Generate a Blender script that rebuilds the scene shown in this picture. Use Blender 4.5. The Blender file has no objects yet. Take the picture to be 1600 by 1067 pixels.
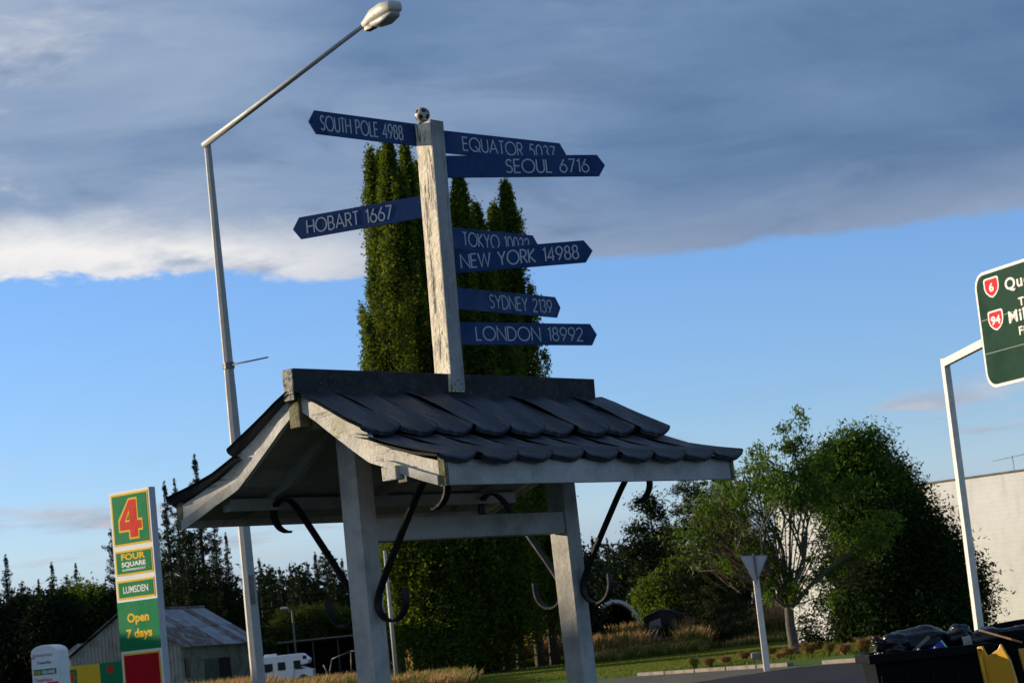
import bpy, math, random
import numpy as np
from mathutils import Vector, Matrix
random.seed(7); RNG = np.random.default_rng(7)
R_ = math.radians
# ------------------------------------------------------------------ camera
EYE = 1.6; FOC = 3500.0; PITCH = R_(7.552); ROLL = R_(5.9)
F_ = Vector((0, math.cos(PITCH), math.sin(PITCH))); U0 = Vector((0, -math.sin(PITCH), math.cos(PITCH))); R0 = Vector((1, 0, 0))
CR = R0 * math.cos(ROLL) - U0 * math.sin(ROLL); CU = R0 * math.sin(ROLL) + U0 * math.cos(ROLL)
sc = bpy.context.scene
cd = bpy.data.cameras.new('camera'); cam = bpy.data.objects.new('camera', cd); sc.collection.objects.link(cam)
m = Matrix.Identity(4)
for i in range(3):
    m[i][0] = CR[i]; m[i][1] = CU[i]; m[i][2] = -F_[i]
m.translation = (0, 0, EYE); cam.matrix_world = m
cd.sensor_width = 36; cd.lens = 36 * FOC / 1600; cd.clip_end = 6000; cd.clip_start = .1
cd.dof.use_dof = True; cd.dof.focus_distance = 9.6; cd.dof.aperture_fstop = 18
sc.camera = cam
# ------------------------------------------------------------------ light
SUN_EL = 9.5; SUN_DIR = Vector((-.95, .30, 0)).normalized()
sun_az = math.atan2(SUN_DIR.x, SUN_DIR.y)
to_sun = Vector((SUN_DIR.x * math.cos(R_(SUN_EL)), SUN_DIR.y * math.cos(R_(SUN_EL)), math.sin(R_(SUN_EL))))
sl = bpy.data.lights.new('sun', 'SUN'); so = bpy.data.objects.new('sun', sl); sc.collection.objects.link(so)
sl.energy = 4.6; sl.angle = R_(.5); sl.color = (1, .83, .60)
so.rotation_euler = (-to_sun).to_track_quat('-Z', 'Y').to_euler(); so.location = to_sun * 60
sc.view_settings.view_transform = 'Standard'; sc.view_settings.look = 'None'; sc.view_settings.gamma = 1
sc.view_settings.exposure = 0.55; sc.view_settings.use_curve_mapping = False
W = bpy.data.worlds.new('World'); sc.world = W; W.use_nodes = True
nt = W.node_tree; nt.nodes.clear()
class NB:
    def __init__(s, t): s.t = t
    def n(s, k, **a):
        x = s.t.nodes.new(k)
        for q, v in a.items():
            if q == 'ins':
                for i, w in v.items(): s.set(x.inputs[i], w)
            else: setattr(x, q, v)
        return x
    def set(s, sock, w):
        if hasattr(w, 'is_output'): s.t.links.new(w, sock)
        else: sock.default_value = w
    def m(s, op, a, b=0.0, c=None, clamp=False):
        x = s.t.nodes.new('ShaderNodeMath'); x.operation = op; x.use_clamp = clamp
        s.set(x.inputs[0], a); s.set(x.inputs[1], b)
        if c is not None: s.set(x.inputs[2], c)
        return x.outputs[0]
    def ss(s, v, lo, hi, a=0.0, b=1.0, smooth=True):
        x = s.t.nodes.new('ShaderNodeMapRange'); x.interpolation_type = 'SMOOTHSTEP' if smooth else 'LINEAR'
        s.set(x.inputs[0], v); s.set(x.inputs[1], lo); s.set(x.inputs[2], hi); s.set(x.inputs[3], a); s.set(x.inputs[4], b)
        return x.outputs[0]
    def mix(s, f, a, b, bt='MIX'):
        x = s.t.nodes.new('ShaderNodeMixRGB'); x.blend_type = bt
        s.set(x.inputs[0], f); s.set(x.inputs[1], a); s.set(x.inputs[2], b)
        return x.outputs[0]
    def noise(s, vec, scale, detail=4, rough=.55, dist=0.0):
        x = s.t.nodes.new('ShaderNodeTexNoise'); s.set(x.inputs['Vector'], vec)
        x.inputs['Scale'].default_value = scale; x.inputs['Detail'].default_value = detail
        x.inputs['Roughness'].default_value = rough; x.inputs['Distortion'].default_value = dist
        return x.outputs[0]
    def vec(s, x, y, z):
        c = s.t.nodes.new('ShaderNodeCombineXYZ'); s.set(c.inputs[0], x); s.set(c.inputs[1], y); s.set(c.inputs[2], z)
        return c.outputs[0]
b = NB(nt)
sky = b.n('ShaderNodeTexSky', sky_type='NISHITA', sun_disc=False)
sky.sun_elevation = R_(SUN_EL); sky.sun_rotation = sun_az; sky.air_density = 1.0; sky.dust_density = .15; sky.ozone_density = 4.0
SKYS = 0.13
tc = b.n('ShaderNodeTexCoord'); sep = b.n('ShaderNodeSeparateXYZ', ins={0: tc.outputs['Generated']})
dx, dy, dz = sep.outputs
zz = b.m('MAXIMUM', dz, .012)
skyc = b.mix(1.0, sky.outputs[0], (SKYS * 1.55, SKYS * 1.50, SKYS * 1.84, 1), 'MULTIPLY')
skyc = b.mix(b.ss(dz, .10, -.02, 0, .75), skyc, (.60, .70, .84, 1))
# a broad cloud deck overhead, its far edge low over the horizon
az = b.m('ARCTAN2', dx, dy)
px_ = b.m('DIVIDE', dx, b.m('ADD', zz, .05)); py_ = b.m('DIVIDE', dy, b.m('ADD', zz, .05))
plan = b.vec(px_, py_, 0.0)
n_big = b.noise(plan, .55, 6, .55, .6)
n_str = b.noise(b.vec(b.m('MULTIPLY', px_, .35), b.m('MULTIPLY', py_, 1.0), 3.0), 1.6, 6, .6, .5)
ang = b.vec(b.m('MULTIPLY', az, 6.0), b.m('MULTIPLY', dz, 22.0), 0.0)
n_ang = b.noise(ang, .9, 7, .55, .3)
n_edge = b.noise(b.vec(b.m('MULTIPLY', az, 14.0), b.m('MULTIPLY', dz, 40.0), 1.7), 1.0, 6, .6, .2)
n_edge2 = b.noise(b.vec(b.m('MULTIPLY', az, 40.0), b.m('MULTIPLY', dz, 90.0), 6.7), 1.0, 5, .6, .2)
edge = b.m('ADD', .161, b.ss(az, .0, -.25, 0, .016))
rel = b.m('SUBTRACT', dz, edge)
rel = b.m('ADD', rel, b.m('MULTIPLY', b.m('SUBTRACT', n_edge, .5), .016))
rel = b.m('ADD', rel, b.m('MULTIPLY', b.m('SUBTRACT', n_edge2, .5), b.m('ADD', .007, b.m('MULTIPLY', b.ss(az, .0, -.2), .012))))
deck = b.ss(rel, .0, .0045)
leftw = b.ss(az, .12, -.26)
tone = b.m('ADD', b.m('MULTIPLY', n_ang, .80), b.m('MULTIPLY', n_str, .25))
tone = b.ss(tone, .36, .82, smooth=False)
tone = b.m('ADD', b.m('MULTIPLY', tone, b.m('ADD', .5, b.m('MULTIPLY', leftw, .25))), b.m('MULTIPLY', b.ss(az, .24, -.24, 0, 1, False), .42), clamp=True)
cr = b.n('ShaderNodeValToRGB', ins={0: tone}); e = cr.color_ramp.elements
e[0].position = 0; e[0].color = (.085, .165, .32, 1); e[1].position = 1; e[1].color = (.48, .53, .65, 1)
x = e.new(.33); x.color = (.155, .255, .435, 1)
x = e.new(.66); x.color = (.29, .39, .56, 1)
cloud = cr.outputs[0]
# thin bright patches on the sunward side, and the sunlit rim of the deck
patch = b.m('MULTIPLY', b.ss(b.noise(b.vec(b.m('MULTIPLY', az, 11.0), b.m('MULTIPLY', dz, 30.0), 9.0), .9, 7, .62, .6), .50, .72), b.ss(az, -.1, -.24))
cloud = b.mix(b.m('MULTIPLY', patch, .75), cloud, (.66, .68, .76, 1))
wisp = b.noise(b.vec(b.m('MULTIPLY', az, 9.0), b.m('ADD', b.m('MULTIPLY', dz, 34.0), b.m('MULTIPLY', az, 3.0)), 2.0), 1.0, 7, .60, .5)
cloud = b.mix(b.ss(wisp, .50, .80, 0, .22), cloud, (.40, .48, .64, 1))
cloud = b.mix(b.ss(wisp, .48, .28, 0, .38), cloud, (.085, .155, .29, 1))
rim = b.m('MULTIPLY', b.ss(rel, .036, .006), b.ss(az, .02, -.15, .10, 1.0))
rim = b.m('MULTIPLY', rim, b.ss(b.m('ADD', b.m('MULTIPLY', n_edge, .6), b.m('MULTIPLY', n_ang, .4)), .30, .50))
cloud = b.mix(b.m('MULTIPLY', rim, .95), cloud, (1.0, .97, .93, 1))
thin = b.ss(rel, .014, .0, 0, .3)
cloud = b.mix(thin, cloud, (.36, .44, .60, 1))
# small low clouds between the deck and the horizon
lown = b.noise(b.vec(b.m('MULTIPLY', az, 9.0), b.m('MULTIPLY', dz, 55.0), 4.2), 1.15, 6, .58, .3)
lowm = b.m('MULTIPLY', b.ss(dz, .015, .04), b.ss(dz, .105, .075))
side = b.m('ADD', b.ss(az, -.06, -.16), b.ss(az, .15, .21), clamp=True)
lowc = b.m('MULTIPLY', b.ss(lown, b.m('SUBTRACT', .57, b.m('MULTIPLY', side, .07)), .72), lowm)
lowcol = b.mix(b.ss(n_edge, .35, .65), (.36, .40, .50, 1), (.66, .60, .60, 1))
bank = b.ss(b.m('ADD', dz, b.m('MULTIPLY', b.m('SUBTRACT', n_ang, .5), .03)), .058, .03)
s1 = b.mix(b.m('MULTIPLY', bank, .55), skyc, (.30, .38, .54, 1))
s1 = b.mix(b.m('MULTIPLY', lowc, .85), s1, lowcol)
final = b.mix(deck, s1, cloud)
bg = b.n('ShaderNodeBackground', ins={0: final, 1: .68}); wo = b.n('ShaderNodeOutputWorld', ins={0: bg.outputs[0]})

# ------------------------------------------------------------------ helpers
def ray(px, py): return F_ * FOC + CR * (px - 800) + CU * (533.5 - py)
def at(px, py, Y):
    d = ray(px, py); return Vector((0, 0, EYE)) + d * (Y / d.y)
def atz(px, py, z=0.0):
    d = ray(px, py); return Vector((0, 0, EYE)) + d * ((z - EYE) / d.z)
def onplane(px, py, P, n):
    d = ray(px, py); return Vector((0, 0, EYE)) + d * ((P - Vector((0, 0, EYE))).dot(n) / d.dot(n))
COL = sc.collection; ORG = {}
def V(*a): return Vector(a)
def tag(o, label=None, cat=None, group=None, kind=None):
    if label: o['label'] = label
    if cat: o['category'] = cat
    if group: o['group'] = group
    if kind: o['kind'] = kind
    return o
def empty(name, loc, label=None, cat=None, group=None):
    o = bpy.data.objects.new(name, None); COL.objects.link(o); o.location = loc; o.empty_display_size = .2
    ORG[o.name] = Vector(loc); return tag(o, label, cat, group)
def link(name, me, parent=None, org=None):
    o = bpy.data.objects.new(name, me); COL.objects.link(o)
    if parent is not None:
        o.parent = parent; ORG[o.name] = ORG[parent.name]
    else:
        ORG[o.name] = Vector(org or (0, 0, 0)); o.location = ORG[o.name]
    return o
class MB:
    def __init__(s): s.v = []; s.f = []; s.sm = []
    def add(s, vs, fs, smooth=False):
        k = len(s.v); s.v += [Vector(v) for v in vs]; s.f += [tuple(i + k for i in f) for f in fs]; s.sm += [smooth] * len(fs); return s
    def box(s, c, sx, sy, sz, ax=None, ay=None, az=None):
        ax = ax or V(1, 0, 0); ay = ay or V(0, 1, 0); az = az or V(0, 0, 1); c = Vector(c)
        vs = [c + ax * (i * sx / 2) + ay * (j * sy / 2) + az * (k * sz / 2) for k in (-1, 1) for j in (-1, 1) for i in (-1, 1)]
        return s.add(vs, [(0, 2, 3, 1), (4, 5, 7, 6), (0, 1, 5, 4), (2, 6, 7, 3), (0, 4, 6, 2), (1, 3, 7, 5)])
    def prism(s, pts, off):
        n = len(pts); pts = [Vector(p) for p in pts]; off = Vector(off)
        return s.add(pts + [p + off for p in pts], [tuple(range(n))[::-1], tuple(range(n, 2 * n))] + [(i, (i + 1) % n, n + (i + 1) % n, n + i) for i in range(n)])
    def strip(s, lo, hi, off):
        """solid between two polylines lo/hi extruded by off"""
        n = len(lo); off = Vector(off); P = [Vector(p) for p in lo] + [Vector(p) for p in hi]; P += [p + off for p in P]
        f = []
        for i in range(n - 1):
            f += [(i, i + 1, n + i + 1, n + i), (2 * n + i, 3 * n + i, 3 * n + i + 1, 2 * n + i + 1), (i, 2 * n + i, 2 * n + i + 1, i + 1), (n + i, n + i + 1, 3 * n + i + 1, 3 * n + i)]
        f += [(0, n, 3 * n, 2 * n), (n - 1, 3 * n - 1, 4 * n - 1, 2 * n - 1)]
        return s.add(P, f)
    def tube(s, pts, rad, n=8, smooth=True, cap=True, up=None, ph=.5):
        pts = [Vector(p) for p in pts]; rad = rad if hasattr(rad, '__len__') else [rad] * len(pts)
        vs = []; fs = []
        t0 = (pts[1] - pts[0]).normalized(); a = up or (V(0, 0, 1) if abs(t0.z) < .9 else V(1, 0, 0))
        a = (a - t0 * a.dot(t0)).normalized()
        for i, p in enumerate(pts):
            t = (pts[min(i + 1, len(pts) - 1)] - pts[max(i - 1, 0)]).normalized()
            a = (a - t * a.dot(t)).normalized(); c = t.cross(a)
            for k in range(n):
                q = 2 * math.pi * (k + ph) / n; vs.append(p + (a * math.cos(q) + c * math.sin(q)) * rad[i])
        for i in range(len(pts) - 1):
            for k in range(n):
                k2 = (k + 1) % n; fs.append((i * n + k, i * n + k2, (i + 1) * n + k2, (i + 1) * n + k))
        s.add(vs, fs, smooth)
        if cap:
            k = len(s.v) - len(vs); L = len(pts)
            s.f += [tuple(k + i for i in range(n))[::-1], tuple(k + (L - 1) * n + i for i in range(n))]; s.sm += [False, False]
        return s
    def sphere(s, c, r, nu=16, nv=10, sc3=(1, 1, 1), fn=None):
        c = Vector(c); vs = []
        for j in range(nv + 1):
            th = math.pi * j / nv
            for i in range(nu):
                ph = 2 * math.pi * i / nu
                d = V(math.sin(th) * math.cos(ph), math.sin(th) * math.sin(ph), math.cos(th))
                q = fn(d) if fn else 1.0
                vs.append(c + V(d.x * sc3[0], d.y * sc3[1], d.z * sc3[2]) * r * q)
        fs = [(j * nu + i, (j + 1) * nu + i, (j + 1) * nu + (i + 1) % nu, j * nu + (i + 1) % nu) for j in range(nv) for i in range(nu)]
        return s.add(vs, fs, True)
    def mesh(s, name, mat, org=(0, 0, 0)):
        me = bpy.data.meshes.new(name); o = Vector(org)
        me.from_pydata([tuple(v - o) for v in s.v], [], s.f); me.polygons.foreach_set('use_smooth', s.sm)
        if mat: me.materials.append(mat)
        me.update(); return me
    def build(s, name, mat, parent=None, org=None, bevel=0.0, label=None, cat=None, group=None, kind=None, recalc=True):
        og = ORG[parent.name] if parent is not None else Vector(org or (0, 0, 0))
        me = s.mesh(name, mat, og)
        if recalc or bevel:
            import bmesh
            bm = bmesh.new(); bm.from_mesh(me); bmesh.ops.recalc_face_normals(bm, faces=bm.faces)
            if bevel: bmesh.ops.bevel(bm, geom=[e_ for e_ in bm.edges if e_.is_manifold and e_.calc_face_angle(0) > .5], offset=bevel, segments=2, affect='EDGES', profile=.6)
            bm.to_mesh(me); bm.free()
        o = link(name, me, parent, og); return tag(o, label, cat, group, kind)
def fastmesh(name, verts, n, mat, tint=None):
    """verts: (k*n,3) array, every n verts one face"""
    me = bpy.data.meshes.new(name); nv = len(verts); nf = nv // n
    me.vertices.add(nv); me.vertices.foreach_set('co', np.asarray(verts, dtype=np.float32).ravel())
    me.loops.add(nv); me.loops.foreach_set('vertex_index', np.arange(nv, dtype=np.int32))
    me.polygons.add(nf); me.polygons.foreach_set('loop_start', np.arange(0, nv, n, dtype=np.int32))
    try: me.polygons.foreach_set('loop_total', np.full(nf, n, dtype=np.int32))
    except Exception: pass
    if tint is not None:
        a = me.attributes.new('tint', 'FLOAT', 'FACE'); a.data.foreach_set('value', np.asarray(tint, dtype=np.float32))
    me.materials.append(mat); me.update(calc_edges=True); return me

# ------------------------------------------------------------------ materials
MATS = {}
def mat(name, base, rough=.7, metal=0.0, var=.0, scale=8.0, dark=None, bump=0.0, bscale=60.0, spec=.5, fn=None, coat=0.0):
    mt = bpy.data.materials.new(name); mt.use_nodes = True; t = mt.node_tree; q = NB(t)
    p = t.nodes['Principled BSDF']; p.inputs['Roughness'].default_value = rough; p.inputs['Metallic'].default_value = metal
    p.inputs['Specular IOR Level'].default_value = spec; p.inputs['Coat Weight'].default_value = coat
    co = q.n('ShaderNodeTexCoord').outputs['Object']
    c = (*base, 1)
    if var > 0 or dark:
        nz = q.noise(co, scale, 6, .62)
        d = dark or tuple(v * (1 - var) for v in base)
        c = q.mix(q.ss(nz, .42, .68), (*base, 1), (*d, 1))
        fine = q.noise(co, scale * 7, 3, .6)
        c = q.mix(q.ss(fine, .35, .7, 0, var * .6 + .1), c, (*[v * .6 for v in base], 1))
        rr = q.ss(nz, .3, .7, max(rough - .1, .05), min(rough + .12, 1)); t.links.new(rr, p.inputs['Roughness'])
    if fn: c = fn(q, co, c, p)
    q.set(p.inputs['Base Color'], c)
    if bump:
        bn = q.n('ShaderNodeBump'); bn.inputs['Strength'].default_value = bump; bn.inputs['Distance'].default_value = .01
        q.set(bn.inputs['Height'], q.noise(co, bscale, 5, .6)); t.links.new(bn.outputs[0], p.inputs['Normal'])
    MATS[name] = mt; return mt
def leafmat(name, lo, hi, trans=.35, rough=.55, spec=.3):
    mt = bpy.data.materials.new(name); mt.use_nodes = True; t = mt.node_tree; q = NB(t); t.nodes.clear()
    a = q.n('ShaderNodeAttribute', attribute_name='tint')
    cr = q.mix(a.outputs['Fac'], (*lo, 1), (*hi, 1))
    pr = q.n('ShaderNodeBsdfPrincipled'); pr.inputs['Roughness'].default_value = rough; pr.inputs['Specular IOR Level'].default_value = spec
    q.set(pr.inputs['Base Color'], cr)
    tr = q.n('ShaderNodeBsdfTranslucent'); q.set(tr.inputs[0], q.mix(1.0, cr, (1.5, 1.35, .5, 1), 'MULTIPLY'))
    mx = q.n('ShaderNodeMixShader', ins={0: trans, 1: pr.outputs[0], 2: tr.outputs[0]})
    q.n('ShaderNodeOutputMaterial', ins={0: mx.outputs[0]}); return mt

def f_weather(axis_stretch=(30, 30, 3), crack=.5, lich=.25, base2=(.33, .30, .22)):
    def fn(q, co, c, p):
        mp = q.n('ShaderNodeMapping', ins={0: co}); mp.inputs['Scale'].default_value = axis_stretch
        n1 = q.noise(mp.outputs[0], 1.0, 6, .65, .6)
        k = q.ss(n1, .60 - crack * .08, .63)
        k2 = q.noise(co, 9.0, 3, .6)
        k = q.m('MULTIPLY', k, q.ss(k2, .38, .55, 0, min(1.0, .12 + crack)))
        c = q.mix(k, c, (.07, .06, .045, 1))
        l = q.ss(q.noise(co, 5.5, 6, .7), .56, .66, 0, lich)
        return q.mix(l, c, (.33, .30, .06, 1))
    return fn
M = {}
M['post_peel'] = mat('weathered_post_paint', (.88, .77, .58), .75, var=.10, scale=10, bump=.6, bscale=45, fn=f_weather((58, 58, 5.0), 1.5, .95))
M['post_shaded'] = mat('worn_shaded_post_paint', (.36, .35, .33), .75, var=.35, scale=7, bump=.3, bscale=60, fn=f_weather((50, 50, 4), .35, .5))  # worn post paint, base darkened in colour to match the shaded side
M['hut_white'] = mat('aged_white_timber_paint', (.46, .45, .42), .65, var=.30, scale=7, bump=.25, bscale=50, fn=f_weather((30, 30, 4.0), .05, .3))
M['barge'] = mat('aged_barge_paint', (.66, .62, .54), .7, var=.2, scale=6, bump=.35, bscale=70, fn=f_weather((9, 9, 60), .55, .35))
M['lichen_wood'] = mat('lichen_covered_wood', (.20, .19, .09), .9, var=.45, scale=22, dark=(.10, .09, .05), bump=.7, bscale=90)
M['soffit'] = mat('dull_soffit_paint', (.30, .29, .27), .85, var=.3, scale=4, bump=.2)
def f_tile(q, co, c, p):
    oi = q.n('ShaderNodeObjectInfo').outputs['Random']; c = q.mix(q.ss(oi, 0, 1, 0, .55, False), c, (.045, .052, .066, 1))
    st = q.n('ShaderNodeMapping', ins={0: co}); st.inputs['Scale'].default_value = (30, 5, 5); c = q.mix(q.ss(q.noise(st.outputs[0], 1.0, 5, .6, .4), .52, .66, 0, .75), c, (.095, .097, .09, 1))
    s = q.ss(q.noise(co, 26, 6, .7), .60, .74, 0, .7); c = q.mix(s, c, (.10, .105, .10, 1))
    s2 = q.ss(q.noise(co, 120, 2, .5), .66, .72, 0, .6); c = q.mix(s2, c, (.22, .22, .20, 1)); return c
M['tile'] = mat('dark_glazed_roof_tile', (.018, .022, .033), .5, spec=.35, var=.3, scale=6, dark=(.035, .04, .05), bump=.35, bscale=90, fn=f_tile)
def f_cap(q, co, c, p):
    s = q.ss(q.noise(co, 60, 6, .8), .52, .68, 0, .6); c = q.mix(s, c, (.085, .08, .07, 1))
    s2 = q.ss(q.noise(co, 110, 3, .6), .64, .70, 0, .6); return q.mix(s2, c, (.26, .25, .22, 1))
M['cap'] = mat('lichen_speckled_ridge', (.025, .025, .027), .85, var=.3, scale=14, bump=.6, bscale=120, fn=f_cap)
M['capend'] = mat('lichen_crusted_board_end', (.40, .38, .33), .9, var=.5, scale=40, dark=(.05, .05, .05), bump=.7, bscale=120)
M['iron'] = mat('black_wrought_iron', (.010, .010, .010), .55, spec=.25, metal=.0, var=.3, scale=20, bump=.25, bscale=120)
M['blade'] = mat('navy_enamel_blade', (.009, .044, .155), .5, fn=lambda q, co, c, p: q.mix(q.ss(q.noise(co, 130, 2, .5), .70, .74, 0, .5), q.mix(q.ss(q.noise(co, 12, 5, .7), .45, .75, 0, .5), c, (.03, .06, .12, 1)), (.25, .28, .30, 1)), var=.22, scale=9, bump=.04, bscale=30, spec=.18)
M['letter'] = mat('white_sign_lettering', (.50, .54, .57), .6, var=.08, scale=20, spec=.2)
M['galv'] = mat('galvanised_steel', (.36, .36, .34), .6, metal=.15, var=.3, scale=9, dark=(.34, .34, .33), bump=.15, bscale=60)
M['galv_dark'] = mat('dull_steel_fitting', (.18, .17, .15), .6, metal=.4, var=.3, scale=14)
M['lamp_body'] = mat('beige_lamp_housing', (.52, .49, .42), .5, var=.2, scale=14)
M['lamp_lens'] = mat('prismatic_lamp_lens', (.55, .54, .50), .25, var=.25, scale=30)
M['sign_white'] = mat('white_sign_frame', (.80, .80, .78), .4, var=.06, scale=3, spec=.02)
M['sign_grey'] = mat('grey_sign_side', (.45, .45, .47), .5, var=.1, scale=3)
M['s_green'] = mat('sign_green', (.020, .21, .085), .35, var=.10, scale=2.5, spec=.02)
M['s_yellow'] = mat('sign_yellow', (.80, .50, .04), .35, var=.06, scale=3, spec=.02)
M['s_red'] = mat('sign_red', (.62, .05, .035), .35, var=.06, scale=3, spec=.02)
M['s_dred'] = mat('sign_deep_red', (.42, .012, .02), .35, var=.12, scale=3, spec=.02)
M['s_text'] = mat('sign_white_print', (.82, .82, .80), .4, spec=.02)
M['s_blue'] = mat('print_dark_blue', (.02, .04, .20), .4)
M['r_green'] = mat('road_sign_green', (.002, .036, .020), .35, var=.18, scale=1.6, spec=.02)
M['r_white'] = mat('road_sign_white', (.78, .76, .70), .4, var=.06, scale=4, spec=.02)
M['r_red'] = mat('road_shield_red', (.50, .018, .03), .35, spec=.02)
M['pole_paint'] = mat('cream_painted_pole', (.70, .66, .58), .6, var=.15, scale=5, bump=.2)
M['bark'] = mat('grey_brown_bark', (.10, .085, .065), .95, var=.4, scale=6, bump=.8, bscale=14)
M['twig'] = mat('orange_brown_twigs', (.13, .08, .04), .85, var=.3, scale=10)
M['binblack'] = mat('black_bin_plastic', (.005, .0055, .0055), .55, spec=.07, var=.25, scale=7, bump=.08, bscale=40)
M['bag'] = mat('shiny_black_bag', (.007, .008, .010), .24, bump=.6, bscale=16, spec=.3)
M['binyellow'] = mat('yellow_bin_plastic', (.66, .33, .012), .35, var=.12, scale=5)
M['blueplastic'] = mat('blue_plastic', (.012, .045, .42), .4, var=.15, scale=12)
M['ltblue'] = mat('light_blue_plastic', (.18, .55, .70), .35)
M['card'] = mat('brown_cardboard', (.33, .20, .11), .85, var=.2, scale=12)
M['greyboard'] = mat('grey_scrap_board', (.33, .33, .32), .8, var=.3, scale=18)
M['vanwhite'] = mat('white_vehicle_paint', (.74, .76, .78), .25, var=.05, scale=2, coat=.4)
M['vansilver'] = mat('silver_vehicle_paint', (.55, .55, .54), .25, metal=.4, coat=.4)
M['glass'] = mat('dark_window_glass', (.012, .014, .016), .25, spec=.25)
M['tyre'] = mat('tyre_rubber', (.02, .02, .02), .9)
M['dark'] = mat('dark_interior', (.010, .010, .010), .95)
M['shedwall'] = mat('pale_corrugated_wall', (.27, .27, .23), .8, var=.3, scale=1.5, dark=(.17, .16, .13))
M['sheddoor'] = mat('green_shed_door', (.05, .085, .075), .7, var=.2, scale=3)
M['timber'] = mat('grey_old_timber', (.20, .18, .15), .9, var=.4, scale=6, bump=.4)
M['blacktarp'] = mat('black_cover_sheet', (.012, .013, .016), .4, bump=.3, bscale=5)
M['silver_tarp'] = mat('silver_cover_sheet', (.30, .31, .33), .4, var=.2, scale=4)
M['hoop'] = mat('pale_hoop_cover', (.42, .47, .56), .5, var=.2, scale=1.5)
def f_rust(q, co, c, p):
    s = q.ss(q.noise(co, 1.4, 7, .7, .4), .40, .54); return q.mix(s, c, (.085, .040, .025, 1))
M['roof_rust'] = mat('rusty_roofing_iron', (.20, .215, .23), .6, metal=.2, var=.25, scale=3, fn=f_rust)
M['roof_iron'] = mat('weathered_roofing_iron', (.24, .26, .29), .5, metal=.3, var=.3, scale=2, fn=lambda q, co, c, p: q.mix(q.ss(q.noise(co, 2.2, 6, .7), .58, .66, 0, .8), c, (.11, .055, .03, 1)))
def f_block(q, co, c, p):
    w = q.n('ShaderNodeTexBrick', ins={0: q.n('ShaderNodeTexCoord').outputs['UV']})
    return c
def f_wall(q, co, c, p):
    s = q.n('ShaderNodeSeparateXYZ', ins={0: co}).outputs
    row = q.m('PINGPONG', s[2], .10); ln = q.ss(row, .0, .014, 1, 0)
    st = q.ss(q.noise(q.vec(q.m('MULTIPLY', s[0], 1.2), q.m('MULTIPLY', s[1], 1.2), q.m('MULTIPLY', s[2], .22)), 1.3, 6, .65), .5, .72, 0, .35)
    c = q.mix(q.m('MULTIPLY', ln, .22), c, (.40, .38, .35, 1)); return q.mix(st, c, (.50, .47, .41, 1))
M['whitewall'] = mat('whitewashed_block_wall', (.87, .85, .80), .85, var=.05, scale=.5, bump=.4, bscale=8, fn=f_wall)
# ground
def groundmat(name, cols, scale, rough=.95, bump=.6, bs=18):
    mt = bpy.data.materials.new(name); mt.use_nodes = True; t = mt.node_tree; q = NB(t); p = t.nodes['Principled BSDF']
    co = q.n('ShaderNodeTexCoord').outputs['Object']
    c = q.mix(q.ss(q.noise(co, scale, 6, .6), .38, .62), (*cols[0], 1), (*cols[1], 1))
    c = q.mix(q.ss(q.noise(co, scale * 14, 4, .7), .5, .68, 0, .75), c, (*cols[2], 1))
    q.set(p.inputs['Base Color'], c); p.inputs['Roughness'].default_value = rough; p.inputs['Specular IOR Level'].default_value = .08
    bn = q.n('ShaderNodeBump'); bn.inputs['Strength'].default_value = bump; bn.inputs['Distance'].default_value = .03
    q.set(bn.inputs['Height'], q.noise(co, bs, 5, .65)); t.links.new(bn.outputs[0], p.inputs['Normal']); return mt
M['lawn'] = groundmat('mown_lawn', [(.08, .14, .02), (.11, .17, .028), (.05, .09, .016)], .35)
M['field'] = groundmat('rough_field', [(.05, .07, .02), (.10, .08, .035), (.03, .045, .012)], .2)
M['asphalt'] = groundmat('worn_asphalt', [(.036, .037, .041), (.046, .046, .05), (.028, .028, .031)], .6, .85, .4, 60)
M['gravel'] = groundmat('pale_gravel', [(.13, .115, .09), (.18, .16, .13), (.07, .065, .05)], 1.2, .95, .8, 25)
M['kerb'] = mat('worn_concrete_kerb', (.22, .19, .155), .9, var=.35, scale=3, bump=.5, bscale=20)

# ------------------------------------------------------------------ ground
def sheet(name, pts, z, mt):
    mb = MB(); mb.add([(p[0], p[1], z) for p in pts], [tuple(range(len(pts)))]); return mb.build(name, mt, kind='structure')
sheet('ground', [(-1500, -300), (1500, -300), (1500, 3000), (-1500, 3000)], 0, M['field'])
k0 = atz(1000, 1056); k1 = atz(1232, 1041); k2 = atz(1362, 1033)
kd = (k2 - k0).normalized(); far_k = k2 + kd * 60
sheet('lawn', [(-22, 60), (k0.x - 5, k0.y - 4), (k0.x, k0.y), (k2.x, k2.y), (far_k.x, far_k.y), (60, 95), (22, 150), (6, 165), (-1, 132), (-9, 118), (-22, 112)], .006, M['lawn'])
r0 = atz(1081, 1067); r1 = atz(1250, 1042)
sheet('gravel_verge', [(-3, 70), (k0.x - 1, k0.y + .1), (k0.x, k0.y + .2), (k2.x, k2.y - .05), (far_k.x, far_k.y), (40, 0), (10, 0), (-3, 30)], .011, M['gravel'])
sheet('road', [(2, 20), (r0.x - 3, r0.y + 5 - 6), (r0.x, r0.y), (r1.x, r1.y), (k2.x + .2, k2.y - 1.2), (far_k.x - .5, far_k.y - 1.5), (60, 5), (60, -30), (2, -30)], .016, M['asphalt'])
tk = [atz(560, 1085), atz(640, 1068), atz(760, 1053), atz(880, 1040), atz(960, 1032)]
tk2 = [atz(960, 1027), atz(880, 1033), atz(760, 1045), atz(640, 1057), atz(560, 1072)]
sheet('gravel_path', [(p.x, p.y) for p in tk + tk2], .018, M['gravel'])
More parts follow.
